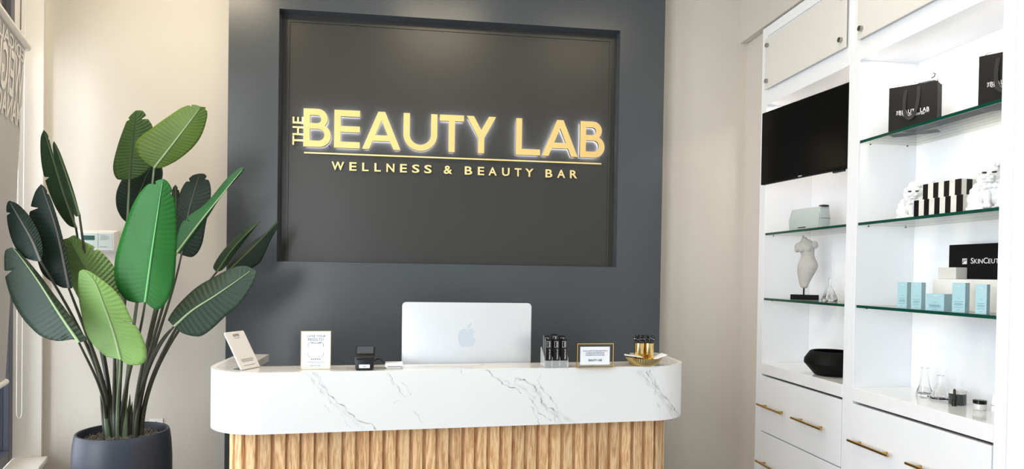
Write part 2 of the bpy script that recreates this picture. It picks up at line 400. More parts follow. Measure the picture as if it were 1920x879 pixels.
bm = nb(); box(bm, U0+0.075, 1.02, 0.148, 0.154, SILL+.06, 2.58); box(bm, 1.08, U1-0.06, 0.148, 0.154, SILL+.06, 2.58)
struct('pane', L(bm), M['thinplastic'], wr)
bm = nb(); box(bm, U0+0.075, 1.02, 0.146, 0.156, 2.64, 3.14); box(bm, 1.08, U1-0.06, 0.146, 0.156, 2.64, 3.14)
struct('transom_pane', L(bm), M['darkglass'], wr)
# side and front walls behind the camera, glazed
bm = nb(); xs = LE[0]
box(bm, xs-0.15, xs, -2.6, LE[1]-0.02, 0, 0.45); box(bm, xs-0.15, xs, -2.6, LE[1]-0.02, 2.85, ZC)
box(bm, xs-0.15, xs, 1.45, LE[1]-0.02, 0.45, 2.85); box(bm, xs-0.15, xs, -2.6, -1.5, 0.45, 2.85)
struct('wall_side', bm, M['white'])
wr2 = bpy.data.objects.new('window_2', None); COL.objects.link(wr2); wr2['kind'] = 'structure'
bm = nb()
for y in (-1.5, -0.03, 1.39): box(bm, xs-0.12, xs-0.06, y, y+0.06, 0.45, 2.85)
struct('window_frame', bm, M['frame_dark'], wr2)
struct('pane', BX(xs-0.095, xs-0.089, -1.44, 1.39, 0.45, 2.85), M['thinplastic'], wr2)
bm = nb(); box(bm, xs-0.15, -1.2, -2.72, -2.6, 0, ZC); box(bm, 1.8, 2.35, -2.72, -2.6, 0, ZC); box(bm, -1.2, 1.8, -2.72, -2.6, 2.85, ZC); box(bm, -1.2, 1.8, -2.72, -2.6, 0, 0.25)
struct('wall_front', bm, M['white'])
wr3 = bpy.data.objects.new('window_3', None); COL.objects.link(wr3); wr3['kind'] = 'structure'
bm = nb()
for x in (-1.2, 0.27, 1.74): box(bm, x, x+0.06, -2.69, -2.63, 0.25, 2.85)
struct('window_frame', bm, M['frame_dark'], wr3)
struct('pane', BX(-1.14, 1.74, -2.663, -2.657, 0.25, 2.85), M['thinplastic'], wr3)

# ================================================================== CABINETS
# a unit occupies y0..y1 along the right wall; stile widths s0 (near camera) and s1 (far)
ZDB, ZHB, ZCT, ZCB = 2.50, 2.416, 0.965, 0.905
def handle(par, y, z, L_=0.26):
    bm = nb(); cyl(bm, (y, z), 0.0055, 0, 0, axis='X') if False else None
    tube(bm, [(XF-0.036, y-L_/2, z), (XF-0.036, y+L_/2, z)], 0.0058, 12)
    for s in (-1, 1): tube(bm, [(XF-0.036, y+s*(L_/2-0.045), z), (XF-0.001, y+s*(L_/2-0.045), z)], 0.0042, 10)
    return obj('handle', bm, M['brass'], par, world=True, smooth=True)
def cabinet(label, y0, y1, o0, o1, proud=0.0):
    t = thing('display_cabinet', label, 'cabinet', ((XF+XB)/2, (y0+y1)/2, 0))
    bm = nb(); xf = XF-proud
    box(bm, xf, XB, y0, o0, 0, CZT); box(bm, xf, XB, o1, y1, 0, CZT)            # side panels / stiles
    box(bm, xf, XB, o0, o1, ZHB, CZT)                                            # header box
    box(bm, XB, XB+0.018, y0, y1, 0, CZT)                                        # back
    box(bm, xf+0.02, XB, o0, o1, 0, ZCB-0.035)                                    # drawer carcass
    obj('carcass', bm, M['cab'], t, world=True, bevel=0.0015)
    obj('countertop', BX(xf-0.002, XB, o0, o1, ZCB, ZCT), M['cabtop'], t, world=True, bevel=0.0015)
    # frame moulding and frosted panel on stand-off bolts
    bm = nb(); box(bm, xf-0.008, xf, o0+0.0, o1-0.0, 2.80, 2.83); obj('moulding', bm, M['cab'], t, world=True, bevel=0.003)
    p = obj('frosted_panel', BX(xf-0.020, xf-0.012, o0+0.006, o1-0.006, ZDB, 2.782), M['acrylic'], t, world=True, bevel=0.001)
    for yy in (o0+0.035, o1-0.035):
        for zz in (ZDB+0.042, 2.74):
            bm = nb(); cyl(bm, (yy, zz), 0.012, xf-0.034, xf-0.020, 20, 'X'); cyl(bm, (yy, zz), 0.009, xf-0.012, xf, 20, 'X')
            obj('standoff_bolt', bm, M['chrome'], t, world=True, bevel=0.001)
    zs = [ZCB-0.008, 0.582, 0.26, 0.03]
    for i in range(3):
        d = obj('drawer_front', BX(xf-0.002, xf+0.018, o0+0.004, o1-0.003, zs[i+1]+0.003, zs[i]-0.003), M['cab'], t, world=True, bevel=0.0015)
        for k in (0, 1):
            yy = (o1-0.150) if k == 0 else (o0+0.235)
            handle(d, yy, (0.735 if i == 0 else (zs[i]+zs[i+1])/2 - 0.005))
    return t
cabL = cabinet('left-hand white built-in cabinet holding the television and the black bowl', 2.815, 3.648, 2.845, 3.585)
cabR = cabinet('right-hand white built-in cabinet holding the paper gift bags and striped boxes', 1.972, 2.813, 2.022, 2.768, 0.002)
def shelf(z, o0, o1, label, cab):
    t = thing('glass_shelf', label, 'shelf', ((XF+XB)/2, (o0+o1)/2, z-0.012), group='glass display shelves')
    obj('pane', BX(XF+0.008, XB-0.004, o0+0.003, o1-0.003, z-0.012, z), M['shelf'], t, world=True)
    obj('polished_edge', BX(XF+0.004, XF+0.0078, o0+0.003, o1-0.003, z-0.012, z), M['shelfedge'], t, world=True, label='dark green polished front edge')
    for y in (o0+0.004, o1-0.004):
        for x in (XF+0.05, XB-0.05):
            bm = nb(); s = 0.008 if y < (o0+o1)/2 else -0.008
            cyl(bm, (x, z-0.0155), 0.003, y-0.003, y+s, 10, 'Y'); obj('shelf_pin', bm, M['nickel'], cab, world=True)
    return t
shelf(1.697, 2.845, 3.585, 'glass shelf under the television carrying the mint cosmetic bag', cabL)
shelf(1.332, 2.845, 3.585, 'glass shelf carrying the torso sculpture', cabL)
shelf(2.060, 2.022, 2.768, 'top right glass shelf carrying the black paper gift bags', cabR)
shelf(1.697, 2.022, 2.768, 'glass shelf carrying the guardian lions and striped boxes', cabR)
shelf(1.332, 2.022, 2.768, 'glass shelf carrying the pale aqua skincare boxes', cabR)
# small LED strips under the header of both niches
def niche_light(y0, y1, pw, col):
    area('niche_led', (XF+0.02, (y0+y1)/2, ZHB-0.01), (XB+0.02, (y0+y1)/2, 1.3), y1-y0-0.06, 0.015, pw, col)
niche_light(2.845, 3.585, 2.6, (1.0, 0.86, 0.72))
niche_light(2.022, 2.768, 2.0, (1.0, 0.88, 0.74))

# ================================================================== RECEPTION COUNTER
ZL, ZA = 1.07, 0.842
def fillet_path(pts, rads, n=14):
    out = []
    for i, p in enumerate(pts):
        if i in (0, len(pts)-1) or rads[i] == 0: out.append(Vector(p)); continue
        p = Vector(p); a = (Vector(pts[i-1])-p).normalized(); b = (Vector(pts[i+1])-p).normalized()
        ang = a.angle(b); d = rads[i]/math.tan(ang/2)
        c = p + (a+b).normalized()*(rads[i]/sin(ang/2))
        s = p+a*d - c; e = p+b*d - c
        a0 = atan2(s.y, s.x); a1 = atan2(e.y, e.x); da = (a1-a0+pi) % (2*pi) - pi
        for k in range(n+1): out.append(c + Vector((cos(a0+da*k/n), sin(a0+da*k/n)))*rads[i])
    return out
corner = [(-0.812, 3.135), (-0.812, 2.548), (1.150, 2.722), (1.150, 3.19)]
outer = fillet_path(corner, [0, 0.215, 0.20, 0])
def inset(path, d):
    out = []
    for i, p in enumerate(path):
        t = (path[min(i+1, len(path)-1)] - path[max(i-1, 0)]).normalized()
        out.append(p + Vector((-t.y, t.x))*d)
    return out
ct = thing('reception_counter', 'curved reception counter with white marble band over vertical oak slats', 'counter', (0.17, 2.9, 0))
# marble band with its veins
def resample(path, step):
    out = [path[0]]; acc = 0
    for a, b in zip(path, path[1:]):
        Ls = (b-a).length; n = max(1, int(round(Ls/step)))
        for k in range(1, n+1): out.append(a.lerp(b, k/n))
    return out
VE = []
def V(ox, oy, sc, pts, w, s): VE.append(([(ox+x/sc, oy+y/sc) for x, y in pts], w, s))
a4 = (380, 660, 4)
V(*a4, [(930,295),(980,350),(1060,410),(1130,485),(1190,525),(1230,530),(1270,545),(1305,575)], 1.0, .95)
V(*a4, [(770,155),(830,220),(880,285),(940,345),(1000,415)], 0.9, .45)
V(*a4, [(830,150),(880,230),(930,300)], 1.0, .5); V(*a4, [(850,150),(900,240),(935,295)], 1.6, .3)
V(*a4, [(790,150),(850,240),(930,330)], 3.5, .13)
V(*a4, [(920,400),(960,465)], .9, .35); V(*a4, [(1040,470),(1100,560)], .9, .3); V(*a4, [(1000,400),(1100,480),(1190,570)], 5, .12)
V(*a4, [(1395,165),(1440,235),(1480,290),(1520,338)], 1.0, .65); V(*a4, [(1500,225),(1540,280),(1560,320)], 1.0, .32)
V(*a4, [(1440,380),(1470,365),(1510,378)], .9, .32); V(*a4, [(1585,440),(1620,490),(1655,535)], .9, .45); V(*a4, [(1380,165),(1430,235)], 2.5, .12)
V(*a4, [(85,180),(80,260),(90,350),(110,420),(130,445)], 1.2, .35); V(*a4, [(90,260),(120,330),(125,400)], 1.5, .22); V(*a4, [(85,400),(95,470),(120,520)], 1.5, .2)
a5 = (840, 660, 4)
V(*a5, [(285,133),(350,185),(430,250),(500,268),(550,305)], 1.0, .95); V(*a5, [(420,215),(490,245),(540,250)], 1.5, .25)
V(*a5, [(500,200),(560,205),(620,235),(670,290),(695,345),(710,385),(750,415),(805,435)], 1.5, .8)
V(*a5, [(690,170),(680,215),(690,260),(740,310),(790,370),(820,420)], 1.1, .65)
V(*a5, [(600,330),(650,390),(680,450),(730,490),(775,515)], 1.1, .55); V(*a5, [(625,410),(655,470),(690,545)], 1.0, .5)
V(*a5, [(690,300),(700,390),(770,450),(830,490),(850,540)], 3, .3); V(*a5, [(500,225),(510,200),(540,195)], 1, .4)
V(*a5, [(800,440),(880,490),(960,540)], 4, .22); V(*a5, [(100,140),(112,178)], 1, .5); V(*a5, [(640,260),(690,330),(720,400)], 5, .18)
V(*a5, [(780,450),(800,500),(835,545)], 1.2, .35); V(*a5, [(520,240),(600,300),(650,350)], 3, .18)
V(*a5, [(1490,140),(1530,220),(1580,285),(1650,360),(1700,430),(1735,468),(1770,485)], 1.1, .8)
V(*a5, [(1440,140),(1500,215),(1560,290),(1620,340)], 1.0, .55); V(*a5, [(1510,140),(1560,230),(1580,280)], 2, .4)
V(*a5, [(1420,140),(1490,220),(1560,310)], 2.5, .2); V(*a5, [(1565,370),(1590,420)], 1, .4); V(*a5, [(1590,330),(1690,450),(1740,500)], 4, .25)
V(*a5, [(1640,420),(1690,490),(1720,520)], 1, .35); V(*a5, [(1590,495),(1625,525)], 1, .3)
def vein_at(P):
    d = P - CAM; z = d @ _F; x = CX + FP*(d @ _R)/z; y = CY - FP*(d @ _U)/z
    x = x + 1.3*np.sin(y*0.31+x*0.05) + 0.7*np.sin(y*0.9+1) ; y = y + 1.1*np.sin(x*0.37+2)
    out = np.zeros(len(P))
    for pts, w, s in VE:
        best = np.full(len(P), 1e9)
        for (x0, y0), (x1, y1) in zip(pts, pts[1:]):
            dx, dy = x1-x0, y1-y0; t = np.clip(((x-x0)*dx+(y-y0)*dy)/(dx*dx+dy*dy), 0, 1)
            best = np.minimum(best, np.hypot(x-x0-t*dx, y-y0-t*dy))
        mod = 0.65+0.35*np.sin(x*0.21+y*0.13+w*7)
        out = np.maximum(out, s*mod*np.exp(-(best/(w*0.75))**2))
    return out
fine = resample(outer, 0.0022); NZ = 104
inn = inset(fine, 0.02)
vs = [(p.x, p.y, ZA+(ZL-ZA)*k/NZ) for p in fine for k in range(NZ+1)]
N0 = len(vs); nf = len(fine); fs = []
for i in range(nf-1):
    for k in range(NZ): a = i*(NZ+1)+k; fs.append((a, a+NZ+1, a+NZ+2, a+1))
vs += [(p.x, p.y, z) for p in inn for z in (ZA, ZL)]
for i in range(nf-1):
    a = N0+2*i; fs.append((a+2, a, a+1, a+3))
    fs.append((i*(NZ+1), a, a+2, (i+1)*(NZ+1))); fs.append((i*(NZ+1)+NZ, (i+1)*(NZ+1)+NZ, a+3, a+1))
for i, a in ((0, N0), (nf-1, N0+2*(nf-1))):
    fs.append(tuple([i*(NZ+1)+k for k in range(NZ+1)] + [a+1, a]))
me = bpy.data.meshes.new('marble_band'); me.from_pydata(vs, [], fs)
vv = np.zeros(len(vs)); vv[:N0] = vein_at(np.array(vs[:N0])); 
at = me.attributes.new('vein', 'FLOAT', 'POINT'); at.data.foreach_set('value', vv.astype(np.float32))
for p in me.polygons: p.use_smooth = True
me.set_sharp_from_angle(angle=radians(40))
put(me, 'marble_band', M['marble'], ct, world=True)
# the ledge top: U-shaped slab
inner = fillet_path([(-0.675, 3.128), (-0.672, 2.735), (1.010, 2.872), (1.010, 3.18)], [0, 0.05, 0.05, 0])
o1 = inset(outer, 0.0205)
bm = nb()
def strip(bm, A, B, z0, z1):
    n = max(len(A), len(B)); 
    def rs(P, n):
        Ls = [0]
        for a, b in zip(P, P[1:]): Ls.append(Ls[-1]+(b-a).length)
        out = []
        for i in range(n):
            t = Ls[-1]*i/(n-1); j = max(0, min(len(P)-2, next((q for q in range(len(Ls)) if Ls[q] > t), len(Ls)-1)-1))
            d = Ls[j+1]-Ls[j]; out.append(P[j].lerp(P[j+1], 0 if d == 0 else (t-Ls[j])/d))
        return out
    n = 120; A = rs(A, n); B = rs(B, n)
    R = [[bm.verts.new((p.x, p.y, z)) for p in P] for P, z in ((A, z0), (A, z1), (B, z1), (B, z0))]
    for i in range(n-1):
        for k in range(4): bm.faces.new((R[k][i], R[k][i+1], R[(k+1) % 4][i+1], R[(k+1) % 4][i]))
    bm.faces.new([R[k][0] for k in range(4)]); bm.faces.new([R[k][-1] for k in range(4)][::-1])
strip(bm, o1, inner, ZL-0.03, ZL)
obj('ledge_top', bm, M['marbletop'], ct, world=True)
# slatted base
bo = inset(outer, 0.085)
bm = nb(); strip(bm, bo, inset(bo, 0.02), 0.0, ZA+0.02)
obj('base_panel', bm, M['wood'], ct, world=True)
bm = nb(); path = resample(bo, 0.0517)
dist = 0; fr = resample(bo, 0.002); step = 0.0512; acc = step; slats = []
for i in range(1, len(fr)-1):
    acc += (fr[i]-fr[i-1]).length
    if acc >= step: acc = 0; slats.append(i)
for i in slats:
    p = fr[i]; t = (fr[i+1]-fr[i-1]).normalized(); nn = Vector((t.y, -t.x)); hw = 0.0185; dp = 0.0145
    q = [p-t*hw, p+t*hw, p+t*hw+nn*dp, p-t*hw+nn*dp]
    prism(bm, [(v.x, v.y) for v in q], 0.0, ZA-0.001)
obj('slat_cladding', bm, M['wood'], ct, world=True, bevel=0.0015, seg=1)
obj('desktop', BX(-0.65, 0.98, 2.845, 3.12, 0.72, 0.75), M['white'], ct, world=True, bevel=0.003)
bm = nb(); box(bm, -0.65, -0.62, 2.85, 3.10, 0, 0.72); obj('side_support', bm, M['white'], ct, world=True)
bm = nb(); box(bm, 0.95, 0.98, 2.90, 3.10, 0, 0.72); obj('side_support', bm, M['white'], ct, world=True)

# ================================================================== WALL SIGN
sg = thing('wall_sign', 'gold backlit business name sign in the charcoal recess', 'sign', (0.19, YREC, 2.1))
def arc(cx, cz, rx, rz, a0, a1, n=20): return [(cx+rx*cos(radians(a0+(a1-a0)*i/n)), cz+rz*sin(radians(a0+(a1-a0)*i/n))) for i in range(n+1)]
def glyph(ch, w, h, t):
    if ch == 'E': return [[(0,0),(w,0),(w,t),(t,t),(t,h/2-t*.48),(w,h/2-t*.48),(w,h/2+t*.48),(t,h/2+t*.48),(t,h-t),(w,h-t),(w,h),(0,h)]]
    if ch == 'L': return [[(0,0),(w,0),(w,t),(t,t),(t,h),(0,h)]]
    if ch == 'T': return [[(w/2-t/2,0),(w/2+t/2,0),(w/2+t/2,h-t),(w,h-t),(w,h),(0,h),(0,h-t),(w/2-t/2,h-t)]]
    if ch == 'Y':
        m = h*0.42; k = t*1.18
        return [[(w/2-t/2,0),(w/2+t/2,0),(w/2+t/2,m),(w,h),(w-k,h),(w/2,m+t*1.25),(k,h),(0,h),(w/2-t/2,m)]]
    if ch == 'A':
        k = t*1.12; ap = t*0.55; c0, c1 = h*0.22, h*0.22+t*0.93
        def xl(z): return (w/2-ap)*z/h
        def xi(z): return k + (w/2-ap)*z/h
        zt = (w/2-k)*h/(w/2-ap)
        return [[(0,0),(k,0),(xi(c0),c0),(w-xi(c0),c0),(w-k,0),(w,0),(w/2+ap,h),(w/2-ap,h)],
                [(xi(c1),c1),(w/2,zt),(w-xi(c1),c1)]]
    if ch == 'U':
        r = w/2
        return [[(0,h),(0,r)]+arc(r, r, r, r, 180, 360, 28)[1:-1]+[(w,r),(w,h),(w-t,h),(w-t,r)]+arc(r, r, r-t, r-t, 0, -180, 28)[1:-1]+[(t,r),(t,h)]]
    if ch == 'B':
        hb = h*0.55; ru = (h-hb+t*0.35)/2; zt = h-ru; rl = (hb+t*0.30)/2; zl = rl; wu = w*0.88
        zi = hb-t*0.02
        out = [(0,0)]+[(w-rl,0)]+arc(w-rl, rl, rl, rl, -90, 62, 22)+arc(wu-ru, zt, ru, ru, -52, 90, 20)+[(0,h)]
        mid0, mid1 = hb-t*0.45, hb+t*0.45
        ri = (mid0-t)/2; lo = [(t,t),(w-t-ri,t)]+arc(w-t-ri, t+ri, ri, ri, -90, 90, 18)+[(t,mid0)]
        rj = (h-t-mid1)/2; up = [(t,mid1),(wu-t-rj,mid1)]+arc(wu-t-rj, mid1+rj, rj, rj, -90, 90, 18)+[(t,h-t)]
        return [out, lo, up]
for ch, x0, x1 in (('B',-.659,-.512),('E',-.494,-.355),('A',-.342,-.131),('U',-.116,.072),('T',.086,.222),('Y',.238,.405),('L',.521,.662),('A',.673,.884),('B',.897,1.043)):
    h = 0.209; z0 = 2.129; t = 0.0345; y0 = 3.835
    polys = glyph(ch, x1-x0, h, t)
    lt = put(curve_mesh('letter', polys, 0.003), 'letter', M['signgold'], sg, Matrix.Translation((x0, y0, z0)), world=True)
    put(curve_mesh('letter', polys, 0.015), 'letter_return', M['letterside'], lt, Matrix.Translation((x0, y0+0.003, z0)), world=True)
    # white LED layer on the back of each letter
    q_ = 0.0042
    put(curve_mesh('letter', glyph(ch, x1-x0-2*q_, h-2*q_, t-2*q_), 0.002), 'led_layer', M['halo'], lt, Matrix.Translation((x0+q_, y0+0.0185, z0+q_)), world=True)
    bm = nb()
    for fx in (0.08, 0.92) if ch in 'AEBL' else (0.5,):
        zz = z0+0.012; xx = x0+(x1-x0)*fx
        if ch == 'U': zz = z0+0.016
        cyl(bm, (xx, zz), 0.003, y0+0.006, YREC, 8, 'Y')
        obj('mounting_stud', bm, M['nickel'], lt, world=True); bm = nb()
    bm.free()
bm = nb(); box(bm, -0.657, 1.030, 3.852, 3.858, 2.094, 2.102)
for x in (-0.6, 0.2, 0.98): cyl(bm, (x, 2.098), 0.002, 3.857, YREC, 8, 'Y')
obj('underline', bm, M['signgold2'], sg, world=True)
# smaller line of letters, one mesh per letter
small = [('W',621.5,645),('E',655,668.5),('L',679,691),('L',702,714),('N',724.5,739.5),('E',750,763),('S',772.5,786.5),('S',795.5,809.5),
         ('&',832,848),('B',871.5,885.5),('E',896,908),('A',916,931.5),('U',941.5,955.5),('T',965,978),('Y',985,1000.5),('B',1023,1036),('A',1045,1060),('R',1069,1082.5)]
for ch, a, b in small:
    xa = PY(a, 318, 3.862)[0]; xb = PY(b, 318, 3.862)[0]
    me = text_mesh(ch, 0.0665, 0.006, 'LEFT', offset=0.0012); xs = [v.co.x for v in me.vertices]; zs = [v.co.z for v in me.vertices]
    hgt = 0.047
    mx = Matrix.Translation((xa, 3.862, 2.009)) @ Matrix.Diagonal(((xb-xa)/(max(xs)-min(xs)), 1, hgt/(max(zs)-min(zs)), 1)) @ Matrix.Translation((-min(xs), 0, -min(zs)))
    o = put(me, 'letter', M['signgold2'], sg, mx, world=True)
for ch, a, b in (('T',254,271.5),('H',236.5,253),('E',218.5,231.5)):
    me = text_mesh(ch, 0.07, 0.006, 'LEFT', offset=0.0008); xs = [v.co.x for v in me.vertices]; zs = [v.co.z for v in me.vertices]
    me.transform(Matrix.Diagonal((1/(max(xs)-min(xs)), 1, 1/(max(zs)-min(zs)), 1)) @ Matrix.Translation((-min(xs), 0, -min(zs))))
    zb = PY(557, b, 3.862)[2]; zt = PY(557, a, 3.862)[2]; xa, xb = -0.722, -0.664
    mx = Matrix(((0, 0, -(xb-xa), xb), (0, 1, 0, 3.862), (zt-zb, 0, 0, zb), (0, 0, 0, 1)))
    put(me, 'letter', M['signgold2'], sg, mx, world=True)

# ================================================================== MONITOR
mn = thing('desktop_computer', 'silver all-in-one computer seen from behind on the reception desk', 'computer', (0.192, 2.86, 0.75))
w2, zt = 0.2735, 1.3225-0.75; zb = zt-0.40
bm = nb(); prism(bm, rrect(-w2, w2, zb, zt, 0.017, 6), -0.0135, -0.002, 'XZ')
obj('housing', bm, M['silver'], mn, bevel=0.0025, smooth=True)
bm = nb(); prism(bm, rrect(-w2+.004, w2-.004, zb+0.05, zt-.004, 0.014, 6), -0.0019, 0.0, 'XZ')
obj('screen', bm, M['blackgloss'], mn)
def apple():
    body = []
    pts = [(0,.40),(.10,.44),(.24,.45),(.37,.36),(.30,.22),(.30,.05),(.42,-.09),(.33,-.30),(.21,-.44),(.08,-.43),(-.02,-.40),(-.12,-.43),(-.25,-.45),(-.38,-.28),(-.45,-.05),(-.44,.20),(-.33,.38),(-.17,.45)]
    n = len(pts)
    for i in range(n):
        p0, p1, p2, p3 = [Vector(pts[(i+k-1) % n]) for k in range(4)]
        for s in range(5):
            t = s/5; q = 0.5*((2*p1)+(p2-p0)*t+(2*p0-5*p1+4*p2-p3)*t*t+(3*p1-3*p2+p3-p0)*t**3); body.append((q.x, q.y))
    lf = [(0.0,.50),(.02,.62),(.10,.72),(.19,.76),(.18,.64),(.10,.54)]
    return body, lf
bd, lf = apple(); sc = 0.083
c = PY(876, 633, 2.846); cx_, cz_ = c[0]-0.192, c[2]-0.75
me = curve_mesh('logo', [[(cx_+x*sc, cz_+y*sc) for x, y in bd], [(cx_+x*sc, cz_+y*sc) for x, y in lf]], 0.0006)
put(me, 'rear_emblem', M['logo'], mn, Matrix.Translation((0, -0.0142, 0)))
bm = nb(); box(bm, -0.065, 0.065, -0.03, -0.022, 0.0085, 0.24); box(bm, -0.065, 0.065, -0.03, 0.115, 0.0, 0.008); box(bm, -0.04, 0.04, -0.022, -0.0136, 0.20, 0.24)
obj('stand', bm, M['silver'], mn, bevel=0.002)

# ================================================================== THINGS ON THE LEDGE
def frame_board(z): pass
# leaning plaque
pA = PZ(453, 695, ZL); pB = PZ(488, 688, ZL); d = pB-pA; wd = float(hypot(d[0], d[1])); rz = atan2(d[1], d[0])
pl = thing('plaque', 'small white slanted plaque with black heading at the left end of the marble ledge', 'sign', (pA[0], pA[1], ZL), rz)
rz_p = rz
tl = PY(425, 626, pA[1]+0.06)
hgt = 0.158; til = radians(30)
bm = nb(); prism(bm, rrect(0, wd, 0, hgt, 0.006, 4), 0, 0.005, 'XZ')
TL = Matrix.Rotation(-til, 4, 'X')
bmesh.ops.transform(bm, matrix=TL, verts=bm.verts); bmesh.ops.translate(bm, verts=bm.verts, vec=(0, 0, 0.003))
obj('board', bm, M['cream_card'], pl, bevel=0.0008)
bm = nb(); box(bm, wd*0.1, wd*0.9, 0.003, 0.045, 0, 0.003); tube(bm, [(wd*.5, 0.043, 0.002), (wd*.5, 0.030, 0.045)], 0.003, 8)
obj('foot', bm, M['thinplastic'], pl)
PT = Matrix.Translation((0, 0, 0.003)) @ TL
textobj('ASPIRE', 0.016, M['ink'], pl, (wd/2, -0.0008, hgt-0.022), 1.2, width=0.034, pre=PT)
textobj('GALDERMA REWARDS', 0.004, M['inkgrey'], pl, (wd/2, -0.0008, hgt-0.029), 1.1, width=0.034, pre=PT) if False else None
bm = nb()
for q, (ww, zz) in enumerate(((0.030, hgt-0.029), (0.068, 0.040), (0.068, 0.035), (0.062, 0.030), (0.064, 0.014))):
    box(bm, wd/2-ww/2, wd/2+ww/2, -0.0006, -0.0001, zz, zz+0.0012)
bmesh.ops.transform(bm, matrix=PT, verts=bm.verts); obj('fine_print', bm, M['inkgrey'], pl)

# upright gold framed notice
x0, x1 = -0.456, -0.343
fm = thing('picture_frame', 'tall gold-edged glass frame with a white LOVE YOUR RESULTS notice', 'frame', (-0.400, 2.652, ZL), 0.06)
H1 = 0.148; W1 = 0.0560
bm = nb()
for a in ((-W1, -W1+.002, 0, H1), (W1-.002, W1, 0, H1)): box(bm, a[0], a[1], -0.006, 0.006, a[2], a[3])
box(bm, -W1+.002, W1-.002, -0.006, 0.006, 0, .002); box(bm, -W1+.002, W1-.002, -0.006, 0.006, H1-.002, H1)
obj('frame', bm, M['gold'], fm); 
obj('card', BX(-W1+.0021, W1-.0021, -0.0045, -0.001, .0021, H1-.0021), M['paper'], fm)
textobj('LOVE YOUR', 0.014, M['inkgrey'], fm, (0.002, -0.0051, H1-.025), 1.1, width=0.068)
textobj('RESULTS?', 0.014, M['inkgrey'], fm, (0, -0.0051, H1-.038), 1.1, width=0.058)
textobj('Tell the world!', 0.008, M['inkgrey'], fm, (0, -0.0051, H1-.049), 1.0, width=0.038)
bm = nb(); q = 0.028; zc = 0.076                                              # rounded rule where the code stood
for a, b in ((-1, -1), (1, -1), (1, 1), (-1, 1)):
    tube(bm, [(a*q, -0.0048, zc+b*q*0.35), (a*q, -0.0048, zc+b*q*0.8), (a*q*0.8, -0.0048, zc+b*q), (a*q*0.35, -0.0048, zc+b*q)], 0.0006, 4)
obj('rule', bm, M['ink'], fm)
bm = nb()
for k in range(5): bmesh.ops.create_circle(bm, cap_ends=True, segments=5, radius=0.0026, matrix=Matrix.Translation(((k-2)*0.0075, -0.0051, 0.040)) @ Matrix.Rotation(pi/2, 4, 'X'))
obj('star_row', bm, M['ink'], fm)
bm = nb()
for ww, zz in ((0.066, 0.031), (0.070, 0.026)): box(bm, -ww/2, ww/2, -0.0050, -0.0045, zz, zz+0.001)
box(bm, -0.046, -0.024, -0.0050, -0.0045, 0.015, 0.0156); box(bm, 0.018, 0.046, -0.0050, -0.0045, 0.015, 0.0156)
obj('fine_print', bm, M['inkgrey'], fm)
textobj('BEAUTY LAB', 0.007, M['inkgrey'], fm, (-.002, -0.0051, 0.0125), 1.0, width=0.036)

# card terminal
tm = thing('card_terminal', 'black card payment terminal with tilted screen and white sticker', 'card terminal', (-0.215, 2.655, ZL), 0.05)
bm = nb(); prism(bm, [(-0.042, 0.006), (-0.038, 0.0), (0.050, 0), (0.056, 0.03), (0.030, 0.082), (0.022, 0.086), (-0.020, 0.060), (-0.040, 0.052)], -0.039, 0.037, 'YZ')
for v in bm.verts:
    if v.co.z < 0.02: v.co.x *= 0.86
obj('body', bm, M['black'], tm, bevel=0.004, smooth=True)
bm = nb(); s = Matrix.Translation((0, -0.0195, 0.0612)) @ Matrix.Rotation(radians(31.5), 4, 'X')
prism(bm, rrect(-0.031, 0.031, 0.002, 0.044, 0.003), 0.0, 0.001); bmesh.ops.transform(bm, matrix=s, verts=bm.verts); obj('screen', bm, mat('terminal_screen', (70, 74, 80), 0.12), tm)
bm = nb(); prism(bm, rrect(-0.030, 0.028, 0.040, 0.047, 0.002), -0.0425, -0.038, 'XZ'); obj('card_slot', bm, M['blackgloss'], tm)
bm = nb(); prism(bm, rrect(-0.021, 0.019, 0.010, 0.023, 0.001), -0.0435, -0.040, 'XZ'); st = obj('sticker', bm, M['paper'], tm, label='white sticker')
textobj('WIFI', 0.006, M['ink'], tm, (-0.001, -0.0441, 0.0145), 1.0, width=0.013)
bm = nb(); tube(bm, bez((0.036, 0.02, 0.028), (0.055, 0.02, 0.05), (0.062, 0.015, 0.026), (0.086, 0.010, 0.014), 14), 0.0024, 8)
obj('cable', bm, M['black'], tm, smooth=True)
rd = thing('card_reader', 'small white tap card reader between the terminal and the computer', 'card reader', (-0.106, 2.690, ZL), 0.06)
bm = nb(); prism(bm, rrect(-0.031, 0.031, -0.03, 0.04, 0.008), 0.0, 0.006); obj('dock', bm, M['porcelain'], rd, bevel=0.002)
bm = nb(); prism(bm, rrect(-0.037, 0.037, -0.034, 0.034, 0.008), 0.006, 0.021)
for v in bm.verts:
    if v.co.z > 0.02: v.co.x *= 0.93; v.co.y = v.co.y*0.93+0.002
obj('body', bm, M['porcelain'], rd, bevel=0.003, smooth=True)
obj('card_slot', BX(-0.024, 0.030, -0.0355, -0.030, 0.0085, 0.0105), M['nickel'], rd)

